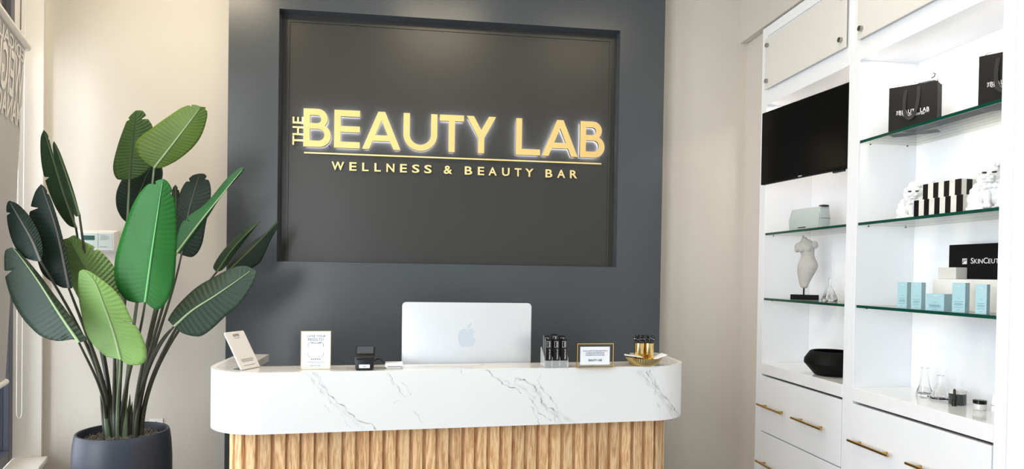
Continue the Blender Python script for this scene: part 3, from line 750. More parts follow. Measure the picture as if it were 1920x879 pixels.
# acrylic stand with six black boxes
ax = 0.539; ay = 2.70
ac = thing('display_stand', 'clear acrylic stepped stand holding slim black boxes', 'display stand', (ax, ay, ZL), 0.05)
bm = nb(); box(bm, -0.050, 0.050, -0.036, 0.038, 0, 0.003)
box(bm, -0.050, 0.050, -0.036, -0.033, 0.003, 0.030)
obj('tray', bm, M['acrylglint'], ac, bevel=0.0007)
for xx in (-0.050, -0.0175, 0.0145, 0.0475):
    bm = nb(); prism(bm, [(-0.033, 0.003), (0.036, 0.003), (0.036, 0.075), (0.028, 0.080), (0.020, 0.074), (-0.033, 0.040)], xx, xx+0.0025, 'YZ')
    obj('divider', bm, M['acrylglint'], ac, bevel=0.0007)
proto = None
cb = ['front left slim black box', 'front middle slim black box', 'front right slim black box', 'rear left slim black box', 'rear middle taller slim black box', 'rear right slim black box']
k = 0
for row in (0, 1):
    for cxx in (-0.0320, 0.0000, 0.0325):
        hh = 0.112; zz = ZL+0.0035 + (0.012 if row else 0) + (0.006 if (row and cxx == 0) else 0)
        c_, s_ = cos(0.05), sin(0.05); lx, ly = cxx, (-0.0195 if row == 0 else 0.010)
        loc = (ax+lx*c_-ly*s_, ay+lx*s_+ly*c_, zz)
        if proto is None:
            b_ = thing('product_box', cb[k]+' in the clear acrylic stand', 'box', loc, 0.05, group='slim black boxes in the acrylic stand')
            obj('carton', BX(-0.0115, 0.0115, -0.011, 0.011, 0, hh), M['blackgloss'], b_, bevel=0.0008)
            bm = nb()
            for a in ((-0.0075, -0.0068, 0.080, 0.104), (0.0068, 0.0075, 0.080, 0.104), (-0.0075, 0.0075, 0.0795, 0.0802), (-0.0075, 0.0075, 0.1035, 0.1042)):
                box(bm, a[0], a[1], -0.0116, -0.0111, a[2], a[3])
            for q in range(4): box(bm, 0.0005, 0.0045, -0.0116, -0.0111, 0.083+q*0.005, 0.0855+q*0.005)
            obj('label_frame', bm, M['whiteink'], b_)
            me = text_mesh('LIP PLUMPER', 0.0075, 0.0004); me.transform(Matrix(((0, 0, 1, 0.002), (0, 1, 0, -0.0116), (-1, 0, 0, 0.052), (0, 0, 0, 1))))
            put(me, 'lettering', M['whiteink'], b_); proto = b_
        else:
            b_ = proto.copy(); COL.objects.link(b_); b_.location = loc; b_['label'] = cb[k]+' in the clear acrylic stand'
            for ch in proto.children: c2 = ch.copy(); COL.objects.link(c2); c2.parent = b_
        k += 1
for o in [o for o in COL.objects if o.name.startswith('product_box')]:
    pass

# low gold frame with printed card
gf = thing('picture_frame', 'wide thin gold frame with a small printed card beside the black boxes', 'frame', (0.701, 2.672, ZL), 0.06)
W2, H2 = 0.0775, 0.100
bm = nb()
for y in (-0.008,):
    box(bm, -W2, -W2+.0035, y, y+0.016, 0, H2); box(bm, W2-.0035, W2, y, y+0.016, 0, H2)
    box(bm, -W2+.0035, W2-.0035, y, y+0.016, 0, .0035); box(bm, -W2+.0035, W2-.0035, y, y+0.016, H2-.0035, H2)
obj('frame', bm, M['gold'], gf)
bm = nb(); box(bm, -W2+.004, W2-.004, 0.002, 0.004, .004, H2-.004); obj('glass_pane', bm, M['thinplastic'], gf)
obj('card', BX(-W2+.016, W2-.0145, -0.0015, 0.0015, 0.0125, H2-.0145), M['paper'], gf)
textobj('A FULL SUITE OF WELLNESS WITH A', 0.0062, M['inkgrey'], gf, (0, -0.0050, 0.067), 1.0, width=0.104)
textobj('PHYSICIAN AND AESTHETICIAN', 0.0062, M['inkgrey'], gf, (0, -0.0050, 0.0585), 1.0, width=0.078)
textobj('MAKE BEAUTIFUL IN OUR BAR', 0.0062, M['inkgrey'], gf, (0, -0.0050, 0.050), 1.0, width=0.080)
textobj('BEAUTY LAB', 0.012, M['ink'], gf, (0, -0.0050, 0.027), 1.05, width=0.056)

# scalloped gold tray, two tumblers, pens, cards
tx, ty = 0.932, 2.745
tr = thing('tray', 'round fluted gold tray at the right end of the marble ledge', 'tray', (tx, ty, ZL))
bm = nb(); lathe(bm, [(0.050, 0.0), (0.054, 0.002), (0.063, 0.013), (0.074, 0.034), (0.0765, 0.0345), (0.071, 0.026), (0.060, 0.010), (0.052, 0.006), (0.001, 0.0055)], n=192,
     mod=lambda a, z: 1+0.018*cos(48*a)*(1 if z > 0.004 and z < 0.036 else 0))
obj('dish', bm, M['goldribbed'], tr, smooth=True)
cups = []
for i, (dx, dy, hh, rr, lb) in enumerate(((-0.024, -0.012, 0.089, 0.0205, 'left gold tumbler on the fluted tray, holding the larger bunch of black pens'), (0.020, -0.006, 0.088, 0.0205, 'right gold tumbler on the fluted tray, beside the white card'))):
    c_ = thing('tumbler', lb, 'cup', (tx+dx, ty+dy, ZL+0.006), group='gold tumblers of pens')
    bm = nb(); lathe(bm, [(rr*0.96, 0), (rr, 0.002), (rr, hh), (rr-0.0012, hh), (rr-0.0015, 0.003), (0.0006, 0.003)], n=40); obj('cup', bm, M['gold'], c_, smooth=True)
    cups.append((tx+dx, ty+dy, hh))
k = 0
pen_proto = None
for ci, n in ((0, 7), (1, 5)):
    for j in range(n):
        a = 2*pi*j/n + 0.5; r0 = 0.009; lean = 0.016 + 0.010*((j*37) % 5)/4
        base = Vector((cups[ci][0]+r0*cos(a+2.8)*0.6, cups[ci][1]+r0*sin(a+2.8)*0.6, ZL+0.0098))
        top = Vector((cups[ci][0]+lean*cos(a), cups[ci][1]+lean*sin(a), ZL+0.006+0.118+0.006*((j*3) % 4)/3))
        dv = top-base; q = dv.to_track_quat('Z', 'Y').to_euler()
        if pen_proto is None:
            p_ = bpy.data.objects.new('cosmetic_pen', None); COL.objects.link(p_); p_['category'] = 'pen'; p_['group'] = 'black pens in the gold tumblers'
            bm = nb(); lathe(bm, [(0.0026, 0), (0.0026, 0.092), (0.0022, 0.093), (0.0022, 0.101)], n=12); obj('barrel', bm, M['blackgloss'], p_, smooth=True)
            bm = nb(); lathe(bm, [(0.0035, 0.097), (0.0044, 0.0985), (0.0044, 0.117), (0.0036, 0.120), (0.0012, 0.1215)], n=12); obj('cap', bm, M['blackgloss'], p_, smooth=True)
            bm = nb(); cyl(bm, (0, 0), 0.0046, 0.1035, 0.1060, 12); obj('ring', bm, M['chrome'], p_, label='silver ring')
            pen_proto = p_; kids = list(p_.children)
        else:
            p_ = pen_proto.copy(); COL.objects.link(p_)
            for ch in kids: c2 = ch.copy(); COL.objects.link(c2); c2.parent = p_
        p_.location = base; p_.rotation_euler = q
        p_['group'] = 'black pens in the left gold tumbler' if ci == 0 else 'black pens in the right gold tumbler'
        p_['label'] = 'glossy black pen with a silver ring in the ' + ('left' if ci == 0 else 'right') + ' gold tumbler'
        k += 1
def card(name, label, c, ang, tilt_x, tilt_y, w, h, m, th=0.0016):
    o = thing(name, label, 'card', c, ang); bm = nb(); box(bm, -w/2, w/2, -h/2, h/2, 0, th)
    bmesh.ops.transform(bm, matrix=Matrix.Rotation(tilt_y, 4, 'Y') @ Matrix.Rotation(tilt_x, 4, 'X'), verts=bm.verts)
    o2 = obj('sheet', bm, m, o); return o
card('gift_card', 'black card lying under a white one on the left of the gold tray', (tx-0.048, ty-0.022, ZL+0.0360), -0.25, 0.0, 0.10, 0.075, 0.045, M['blackgloss'], 0.002)
card('gift_card', 'white card lying on the black card on the left of the gold tray', (tx-0.051, ty-0.018, ZL+0.0405), -0.22, 0.0, 0.10, 0.075, 0.042, M['paper'], 0.002)
card('gift_card', 'white card leaning on the right rim of the gold tray', (tx+0.062, ty-0.012, ZL+0.0375), 0.2, 0.05, -0.30, 0.060, 0.045, M['paper'], 0.002)

# ================================================================== PLANT
PXc, PYc, RZ = -1.335, 3.25, 0.71
pt = thing('potted_plant', 'tall artificial bird of paradise plant in a dark slate pot', 'plant', (PXc, PYc, 0))
bm = nb(); lathe(bm, [(0.135, 0), (0.145, 0.004), (0.172, 0.12), (0.192, 0.32), (0.201, 0.50), (0.201, 0.58), (0.196, 0.66), (0.190, 0.700), (0.186, 0.710), (0.178, 0.710), (0.174, 0.700), (0.177, 0.64), (0.170, 0.63), (0.002, 0.63)], n=72)
pot = obj('pot', bm, M['pot'], pt, smooth=True)
bm = nb(); lathe(bm, [(0.174, 0.632), (0.174, 0.668), (0.09, 0.672), (0.001, 0.675)], n=40)
obj('soil', bm, M['soil'], pt)
bm = nb()
for i in range(230):
    a = random.uniform(0, 2*pi); r = 0.15*sqrt(random.random()); x, y = r*cos(a), r*sin(a); z = 0.676
    pts = []; th = random.uniform(0, 2*pi)
    for s in range(6):
        pts.append((max(-.155, min(.155, x)), max(-.155, min(.155, y)), z+0.012*random.random()+0.008*sin(s*1.3))); th += random.uniform(-1.1, 1.1); x += 0.009*cos(th); y += 0.009*sin(th)
    tube(bm, pts, 0.0011, 4)
obj('moss', bm, M['moss'], pt, kind='stuff')

def resamp2(P, n):
    P = [np.array(p, float) for p in P]; L_ = [0]
    for a, b in zip(P, P[1:]): L_.append(L_[-1]+np.linalg.norm(b-a))
    L_ = np.array(L_); t = np.linspace(0, L_[-1], n)
    return np.stack([np.interp(t, L_, [p[k] for p in P]) for k in range(len(P[0]))], 1)
def smoothline(P, n):
    # catmull-rom through the points, then even resampling
    P = [np.array(p, float) for p in P]; Q = [2*P[0]-P[1]]+P+[2*P[-1]-P[-2]]; out = []
    for i in range(1, len(Q)-2):
        for s in range(10):
            t = s/10; a, b, c_, d_ = Q[i-1], Q[i], Q[i+1], Q[i+2]
            out.append(0.5*(2*b+(c_-a)*t+(2*a-5*b+4*c_-d_)*t*t+(3*b-3*c_+d_-a)*t**3))
    out.append(P[-1]); return resamp2(out, n)
def leaf(m, mid, left, right, yb, yt, bow=0.0, fl=0.03, fr=0.03, rib='pale', nr=110, ripple=0.0016, rp=24, notch=()):
    """outlines from base to tip; each leaf stands at its own distance (world y from yb at the base to yt at the tip)"""
    A = smoothline(mid, nr); B = smoothline([mid[0]]+left+[mid[-1]], nr); C = smoothline([mid[0]]+right+[mid[-1]], nr)
    nc = 7; vs = []; ac = 2*nc+1
    for i in range(nr):
        s = i/(nr-1); yd = yb+(yt-yb)*s + bow*sin(pi*s)
        for j in range(-nc, nc+1):
            t = abs(j)/nc; E_ = B if j < 0 else C; f = fl if j < 0 else fr
            e = E_[i]
            k = t
            for (sn, sd, dep, wd_) in notch:
                if (sd < 0) == (j < 0) and j != 0: k = t*(1-1.5*dep*max(0, 1-abs(s-sn)/wd_)*t)
            q = A[i]*(1-k)+e*k
            env = sin(pi*min(1, max(0, s)))
            # ribs run obliquely outwards from the midrib
            dy = f*(k**1.25)*env + ripple*sin(2*pi*rp*(s-0.07*t))*min(1, 2.5*t)*min(1, env*3)
            vs.append(tuple(PY(q[0], q[1], yd+dy)))
    bm = nb(); V_ = [bm.verts.new(v) for v in vs]
    for i in range(nr-1):
        for j in range(ac-1):
            try: bm.faces.new((V_[i*ac+j], V_[i*ac+j+1], V_[(i+1)*ac+j+1], V_[(i+1)*ac+j]))
            except ValueError: pass
    bmesh.ops.remove_doubles(bm, verts=bm.verts, dist=0.00005)
    bmesh.ops.recalc_face_normals(bm, faces=bm.faces)
    o = obj('leaf', bm, m, pt, world=True, smooth=True)
    sd = o.modifiers.new('thick', 'SOLIDIFY'); sd.thickness = 0.0012; sd.offset = 0
    # midrib
    pts = [tuple(PY(A[i][0], A[i][1], yb+(yt-yb)*i/(nr-1)+bow*sin(pi*i/(nr-1))-0.0022)) for i in range(0, nr, 5)]
    n = len(pts); bm = nb(); tube(bm, pts, [0.0042*(1-i/n)+0.0009 for i in range(n)], 8)
    obj('midrib', bm, rib if not isinstance(rib, str) else M['rib_'+rib], o, world=True, smooth=True)
    return A[0], yb
M['rib_pale'] = mat('pale_midrib', (150, 176, 132), 0.45); M['rib_bright'] = mat('bright_midrib', (104, 176, 112), 0.45)
M['rib_dark'] = mat('dark_midrib', (74, 92, 60), 0.45); M['rib_grey'] = mat('grey_midrib', (96, 98, 96), 0.45)
LA = leaf_mat('leaf_olive', (70, 98, 54), 0); LB = leaf_mat('leaf_yellow_green', (92, 116, 50), 0); LCt = leaf_mat('leaf_emerald', (34, 98, 38), 0)
LK_ = leaf_mat('leaf_deep_green', (34, 50, 44), 0, 0.5); LE_ = leaf_mat('leaf_mid_green', (44, 92, 54), 0); LH = leaf_mat('leaf_grey_green', (52, 68, 58), 0)  # greens differ by leaf; backlit darkness and caught daylight are also in the colours
LI = leaf_mat('leaf_sage', (112, 142, 82), 0); LJ = leaf_mat('leaf_lime', (122, 158, 88), 0); LD2 = leaf_mat('leaf_dark_green', (36, 60, 38), 0, 0.45)
stems = []
def petiole(b, yb, root, ctrl=None, r0=0.010, r1=0.0042, m=None):
    P3 = Vector(PY(b[0], b[1], yb)); X0, Y0 = root
    P0 = Vector((PXc+X0, PYc+Y0, 0.66))
    if ctrl is None: P1 = P0+Vector((0, 0, 0.30)); P2 = P3*0.7+P0*0.3+Vector((0, 0, -0.05))
    else: P1 = P0+Vector((0, 0, 0.22)); P2 = Vector(PY(ctrl[0], ctrl[1], ctrl[2]))
    pts = bez(P0, P1, P2, P3, 22); n = len(pts)
    bm = nb(); tube(bm, pts, [r0*(1-i/(n-1))+r1*(i/(n-1)) for i in range(n)], 10)
    return obj('stem', bm, m or M['stem'], pt, world=True, smooth=True)
# M: dark leaf behind
b, y = leaf(LK_, [(243,421),(262,360),(288,300)], [(228,408),(218,385),(220,355),(240,320),(268,300)], [(262,400),(290,370),(305,330),(300,305)], 3.50, 3.56, rib='dark', fl=.01, fr=.01); petiole(b, y, (-0.03, 0.02))
# A
b, y = leaf(LA, [(242.6,336.5),(247,280),(254.6,207)], [(231,337),(218,334),(212,313),(219,279),(230,246),(241,221)], [(262,330),(282,312),(293,278),(287,240),(277,222),(268,208)], 3.42, 3.40, fl=.02, fr=.02, rib='dark', notch=((.86,-1,.22,.02),(.84,1,.35,.02))); petiole(b, y, (-0.03, 0.0), m=M['stemg'])
# D
b, y = leaf(LK_, [(340,478),(352,405),(374,325)], [(334,470),(329,440),(330,395),(340,355),(358,331)], [(362,481),(378,460),(386,420),(394,380),(395,350),(386,328)], 3.42, 3.50, rib='grey', fl=.01, fr=.01, notch=((.9,1,.2,.02),(.85,-1,.2,.02))); petiole(b, y, (0.05, 0.02))
# N
b, y = leaf(LK_, [(326,440),(330,400),(329,346)], [(322,420),(320,390),(323,356)], [(334,428),(339,390),(336,358)], 3.46, 3.50, rib='dark', fl=.01, fr=.01, notch=((.9,1,.3,.03),)); petiole(b, y, (0.04, 0.02))
# B
b, y = leaf(LB, [(289,314.7),(330,262),(377,200)], [(270,303),(256,287),(256,264),(285,240),(316,218),(341,202),(362,196)], [(305,314),(333,300),(361,277),(378,253),(388,222),(387,203)], 3.30, 3.22, rib='pale', fl=.015, fr=.03, notch=((.8,-1,.18,.015),(.9,-1,.15,.012),(.93,1,.12,.02))); petiole(b, y, (0.0, 0.0), m=M['stemg'])
# E
b, y = leaf(LE_, [(329,477),(372,420),(412,370),(458.5,313)], [(333,440),(346,411),(386,381),(425,335),(448,316)], [(343,468),(386,412),(414,369),(443,336),(455,322)], 3.20, 3.32, rib='pale', fl=.03, fr=.03, ripple=0.0008, notch=((.32,-1,.3,.012),)); petiole(b, y, (0.05, 0.0))
# L2, L1
b, y = leaf(LK_, [(428,507),(470,468),(524,413)], [(432,492),(466,459),(498,437),(515,420)], [(455,512),(476,500),(490,488),(508,449),(520,428)], 3.42, 3.62, rib='dark', fl=.02, fr=.02, ripple=0.0008); petiole(b, y, (0.07, 0.02), (300,640,3.32))
b, y = leaf(LD2, [(406,510),(440,462),(489.5,413)], [(400,500),(412,478),(431,456),(463,427)], [(420,503),(444,470),(466,442),(483,421)], 3.34, 3.48, rib='dark', fl=.03, fr=.02, ripple=0.0008, notch=((.7,-1,.4,.02),)); petiole(b, y, (0.07, 0.01), (302,636,3.26))
# F1, F2
b, y = leaf(LD2, [(142.7,428),(118,360),(82,243)], [(126,420),(105,390),(88,348),(78,307),(76,262)], [(141,420),(136,390),(115,330),(99,286),(90,254)], 3.02, 3.08, rib='dark', fl=.01, fr=.01, ripple=.0008, notch=((.55,-1,.25,.015),(.9,1,.2,.02))); petiole(b, y, (-0.045, 0.0))
b, y = leaf(LD2, [(149,404),(128,340),(101,264)], [(139,401),(118,345),(103,300),(99,275)], [(150,402),(137,355),(117,297),(107,274)], 2.99, 3.04, rib='dark', fl=.01, fr=.01, ripple=.0008); petiole(b, y, (-0.04, -0.01))
# G1, G2
b, y = leaf(LK_, [(76,490),(58,447),(24,389),(18,376)], [(61,488),(40,479),(24,454),(15,423),(12,392),(14,380)], [(80,470),(74,440),(55,405),(34,383)], 2.84, 2.88, rib='grey', fl=.01, fr=.01, notch=((.82,-1,.35,.02),)); petiole(b, y, (-0.06, 0.01), (170,640,3.05))
b, y = leaf(LK_, [(129,540),(106,432),(77,345)], [(112,537),(80,513),(66,470),(55,420),(57,390),(66,360)], [(136,536),(128,490),(115,435),(99,382),(86,354)], 2.90, 2.94, rib='grey', fl=.01, fr=.01, notch=((.78,-1,.3,.02),(.9,1,.25,.02))); petiole(b, y, (-0.05, 0.0), (168,640,3.06), r0=0.013)
# K
b, y = leaf(LH, [(326,612),(360,582),(402,555),(440,529),(474,504)], [(318,603),(316,597),(334,571),(368,539),(400,520),(427,506),(447,499),(463,499)], [(335,620),(346,626),(362,630),(378,629.5),(398,616),(427,589),(448,571),(466,546),(479,520),(480,508)], 3.06, 3.16, rib='pale', fl=.05, fr=.0, ripple=.002, rp=20); petiole(b, y, (0.06, -0.02), (284,660,3.18)); petiole((320,618), 3.10, (0.055, 0.0), (280,655,3.2), r0=0.011)
# I
b, y = leaf(LI, [(216,575),(190,545),(158,500),(128,446)], [(196,588),(168,585),(148,560),(129,519),(120,479),(117,452)], [(226,560),(224,530),(212,497),(184,467),(155,451),(140,441)], 3.02, 3.02, rib='dark', fl=.03, fr=.015, ripple=.0024, rp=22, notch=((.68,1,.15,.02),)); petiole(b, y, (-0.03, -0.02))
# C
b, y = leaf(LCt, [(272,566),(285,471),(300,370),(306,335)], [(254,567),(233,559),(217,531),(215,491),(228,440),(249,384),(271,351),(290,340)], [(285,577),(296,580),(307,573),(318,555),(326,530),(330,490),(332,430),(329,385),(322,354),(314,340)], 2.98, 2.93, rib='bright', fl=.03, fr=.03, ripple=.0015, rp=28, notch=((.44,-1,.35,.012),(.93,-1,.3,.018),(.88,1,.15,.02))); petiole(b, y, (0.0, -0.02)); petiole((290,579), 3.0, (0.05, -0.01), (268,680,3.1))
# H
b, y = leaf(LH, [(148,642),(112,590),(68,522),(28,469),(18,465)], [(138,636),(107,639),(77,630),(56,612),(40,593),(28,573),(18,550),(10,520),(8,490),(10,470)], [(163,637),(154,623),(123,580),(100,550),(78,520),(60,498),(44,480),(30,467)], 2.80, 2.84, rib='pale', fl=.015, fr=.03, ripple=.0024, rp=24, notch=((.80,-1,.25,.02),)); petiole(b, y, (-0.065, -0.01), (186,720,3.08), r0=0.008)
# J
b, y = leaf(LJ, [(226,674),(213,625),(196,577),(178,530),(155,505)], [(212,671),(196,666),(172,642),(160,618),(153,590),(147,553),(147,520),(149,509)], [(240,683),(261,684),(273,676),(275,660),(272,644),(262,621),(246,596),(233,568),(215,544),(184,519),(166,508)], 2.93, 2.90, rib='pale', fl=.03, fr=.025, ripple=.0016, rp=26, notch=((.46,1,.3,.012),)); petiole(b, y, (-0.01, -0.035), m=M['stemg'], r0=.008)
# short sheaths at the base
for i in range(8):
    a = i*0.8; X0 = -0.02+0.045*cos(a); Y0 = 0.03*sin(a)
    bm = nb(); tube(bm, bez((PXc+X0, PYc+Y0, 0.655), (PXc+X0*1.2, PYc+Y0, 0.74), (PXc+X0*1.5, PYc+Y0*1.3, 0.84+0.03*(i % 3)), n=8), [0.013, 0.013, 0.0125, 0.012, 0.011, 0.009, 0.007, 0.004, 0.001], 8)
    obj('stem_sheath', bm, M['stemg'] if i % 2 else M['stem'], pt, world=True, smooth=True)

# ================================================================== LEFT WALL THINGS
kp = thing('alarm_keypad', 'white alarm keypad with small green display on the back wall behind the plant', 'keypad', (-1.735, YW, 1.53))
bm = nb(); vs_ = box(bm, -0.104, 0.104, -0.030, 0, -0.002, 0.118)
for v in vs_[0:2]+vs_[4:6]: v.co.x *= 0.88; v.co.z = 0.058+(v.co.z-0.058)*0.80
obj('housing', bm, M['keypad'], kp, bevel=0.002)
obj('face', BX(-0.083, 0.085, -0.0315, -0.0301, 0.020, 0.098), M['keypad2'], kp)
obj('display', BX(-0.070, -0.005, -0.033, -0.0316, 0.062, 0.086), M['lcd'], kp)
bm = nb(); box(bm, 0.012, 0.0128, -0.0325, -0.0316, 0.020, 0.098)
for q, (a, b) in enumerate(((0.022, 0.05), (0.028, 0.062), (0.022, 0.068), (0.026, 0.066), (0.02, 0.055))): box(bm, a, b, -0.0322, -0.0316, 0.088-q*0.006, 0.0892-q*0.006)
box(bm, 0.020, 0.060, -0.0322, -0.0316, 0.026, 0.0276)
obj('printing', bm, M['inkgrey'], kp)
op = thing('wall_plate', 'small white blank wall plate low on the back wall behind the pot', 'wall plate', (-1.432, YW, 0.53))
bm = nb(); prism(bm, rrect(-0.036, 0.036, -0.02, 0.094, 0.004), -0.006, 0, 'XZ'); obj('plate', bm, M['keypad'], op, bevel=0.001)
bm = nb(); cyl(bm, (0, 0.078), 0.003, -0.0075, -0.0055, 12, 'Y'); obj('screw', bm, M['nickel'], op)

# blind with mirrored print, hanging in the window bay
HZ = PX(50, 88, LC[0])[2]
def onwall(px, py, e):   # point on the plane parallel to the window wall at outward offset e
    r = ray(px, py); n = np.array([LN[0], LN[1], 0]); p0 = np.array([LC[0], LC[1], 0]) + n*e
    t = ((p0-CAM) @ n)/(r @ n); return CAM + r*t
tpt = onwall(47, 90, 0.03); bpt = onwall(10, 716, 0.10)
def uof(p): return (p[0]-LC[0])*LD[0] + (p[1]-LC[1])*LD[1]
ub = (uof(tpt)+uof(bpt))/2; zt_, zb_ = float(tpt[2]), float(bpt[2])
bl = thing('window_blind', 'pale grey printed banner blind hanging in the left window', 'blind', (LC[0]+LD[0]*ub, LC[1]+LD[1]*ub, zb_))
wbl = 0.92
def blm(u, z, off=0):    # u from the far edge towards camera, z world
    f = (zt_-z)/(zt_-zb_); n_ = 0.03+0.07*f + off
    u0 = uof(tpt)+(uof(bpt)-uof(tpt))*f + u
    return (LC[0]+LD[0]*u0+LN[0]*n_, LC[1]+LD[1]*u0+LN[1]*n_, z)
bm = nb(); nz_ = 24; rows = []
for k in range(nz_+1):
    z = zb_+(zt_-zb_)*k/nz_; rows.append([bm.verts.new(blm(u, z, o_)) for u, o_ in ((0, 0), (wbl, 0), (wbl, 0.002), (0, 0.002))])
for a, b in zip(rows, rows[1:]):
    for q in range(4): bm.faces.new((a[q], a[(q+1) % 4], b[(q+1) % 4], b[q]))
bm.faces.new(rows[0][::-1]); bm.faces.new(rows[-1])
obj('fabric', bm, M['banner'], bl, world=True)
bm = nb(); tube(bm, [blm(-0.03, zt_+0.012, 0), blm(wbl+0.03, zt_+0.012, 0)], 0.02, 12); obj('top_rail', bm, M['acrylic'], bl, world=True, smooth=True)
bm = nb(); tube(bm, [blm(-0.01, zb_, 0), blm(wbl+0.01, zb_, 0)], 0.014, 12); obj('bottom_rail', bm, M['white'], bl, world=True, smooth=True)
def bltext(s, zbase, size, width, u0, off=0.0016):
    me = text_mesh(s, size, 0.0008, 'LEFT', offset=size*0.015)
    xs = [v.co.x for v in me.vertices]; zs = [v.co.z for v in me.vertices]; sx = width/(max(xs)-min(xs))
    for v in me.vertices:   # read from outside: the first letter sits at the far edge
        p = blm(u0+(v.co.x-min(xs))*sx, zbase+v.co.z, -0.0035+v.co.y*0.5)
        v.co = Vector(p)
    put(me, 'print', M['bannertext'], bl, world=True)
zz = lambda px, py: float(onwall(px, py, 0.035)[2])
bltext('EDICALLY', zz(32, 106), 0.085, 0.60, 0.03)
bltext('WEIGHT', zz(34, 190), 0.285, 0.62, 0.02)
bltext('MANAGEMENT', zz(32, 232), 0.145, 0.86, 0.02)
# beaded chain and cable of the blind
bcx = onwall(47, 100, 0.0); u_ = uof(bcx)
bc = thing('blind_chain', 'fine white beaded chain loop hanging on the window jamb', 'chain', tuple(onwall(44, 760, 0.04)), 0)
bm = nb()
pa = onwall(47, 0, 0.055); pb = onwall(41, 770, 0.055); pc = onwall(31, 770, 0.07); pd = onwall(36, 0, 0.07)
tube(bm, [pa, pb], 0.0016, 6); tube(bm, bez(pb, (pb+np.array([0, 0, -0.05])), (pc+np.array([0, 0, -0.05])), pc, 8), 0.0016, 6); tube(bm, [pc, pd], 0.0016, 6)
obj('beads', bm, M['white'], bc, world=True)
bc2 = thing('cord', 'thin dark cord hanging beside the upper end of the blind', 'cord', tuple(onwall(38, 58, 0.06)), 0)
bm = nb(); tube(bm, [onwall(40, -40, 0.06), onwall(38.5, 56, 0.06)], 0.003, 8); obj('line', bm, M['nickel'], bc2, world=True)
bm = nb(); q = onwall(38, 60, 0.06); tube(bm, [q, q+np.array([0, 0, -0.05])], 0.006, 8); obj('weight', bm, M['black'], bc2, world=True)

# ================================================================== TELEVISION
fa = np.array([1.838, 3.50]); nr_ = np.array([1.838+0.083, 3.50-0.638])
zt1 = float(PY(1435, 213, 3.50)[2]); zb1 = float(PY(1440, 347.5, 3.50)[2])
d = nr_-fa; ang = atan2(d[1], d[0]); Wt = float(np.hypot(*d))
tv = thing('television', 'black flat television swung out on its arm in the left cabinet', 'television', (float(fa[0]+nr_[0])/2, float(fa[1]+nr_[1])/2, zb1), ang)
Ht = zt1-zb1
bm = nb(); prism(bm, rrect(-Wt/2, Wt/2, 0, Ht, 0.003, 3), 0.0, 0.022, 'XZ'); obj('housing', bm, M['blackmatte'], tv, bevel=0.002)
obj('screen', BX(-Wt/2+.006, Wt/2-.006, -0.0008, 0.0, 0.012, Ht-.006), M['tvscreen'], tv)
textobj('SAMSUNG', 0.008, M['whiteink'], tv, (0.0, -0.0012, 0.004), width=0.028)
bm = nb(); box(bm, -0.13, 0.13, 0.022, 0.045, 0.10, 0.28); obj('back_cover', bm, M['black'], tv, bevel=0.004)
bm = nb(); tube(bm, [(0.0, 0.045, 0.19), (0.10, 0.10, 0.19), (-0.02, 0.20, 0.19)], 0.014, 10); box(bm, -0.05, 0.01, 0.20, 0.215, 0.13, 0.25); obj('wall_arm', bm, M['nickel'], tv)
bm = nb(); box(bm, Wt/2-0.10, Wt/2-0.03, 0.004, 0.02, -0.010, 0.0); obj('sensor_box', bm, M['black'], tv, bevel=0.002)

# ================================================================== LEFT CABINET THINGS
# cosmetic bag
cg = thing('cosmetic_bag', 'pale mint boxy cosmetic bag with a black zip on the glass shelf', 'bag', (2.012, 3.305, 1.697), radians(-80))
bm = nb(); prof = [(-0.115, 0), (0.105, 0), (0.110, 0.06), (0.105, 0.118), (-0.095, 0.118), (-0.118, 0.06)]
prism(bm, prof, -0.035, 0.035, 'XZ')
for v in bm.verts:
    if v.co.z > 0.1: v.co.y *= 0.85
obj('body', bm, M['mint'], cg, bevel=0.006, smooth=True)
bm = nb(); tube(bm, [(-0.114, -0.031, 0.006), (-0.117, -0.031, 0.06), (-0.098, -0.027, 0.112), (0.10, -0.027, 0.113), (0.106, -0.033, 0.06), (0.102, -0.033, 0.006)], 0.0018, 6)
tube(bm, [(0.110, -0.028, 0.058), (0.111, 0.030, 0.058)], 0.0016, 6); obj('piping', bm, M['nickel'], cg)
bm = nb(); prism(bm, [(-0.022, 0.117), (0.022, 0.117), (0.016, 0.126), (-0.016, 0.126)], 0.085, 0.112, 'YZ'); obj('zip_end', bm, M['lining'], cg, label='black zip end')
obj('logo_bar', BX(-0.045, 0.010, -0.0375, -0.034, 0.014, 0.019), M['nickel'], cg)
bm = nb(); tube(bm, [(-0.116, -0.01, 0.062), (-0.126, -0.015, 0.045), (-0.124, -0.015, 0.028)], 0.003, 6); obj('zip_pull', bm, M['nickel'], cg)
# small clear frame at the right end
cf = thing('acrylic_holder', 'clear acrylic holder at the right end of the shelf with the mint bag', 'holder', (2.03, 2.925, 1.697), radians(-70))
bm = nb(); box(bm, -0.028, 0.028, 0, 0.004, 0, 0.115); box(bm, -0.028, 0.028, -0.03, 0.004, 0, 0.004); obj('panel', bm, M['acrylic'], cf, bevel=0.001)
obj('clip', BX(-0.012, -0.003, -0.005, 0, 0.028, 0.038), M['nickel'], cf)
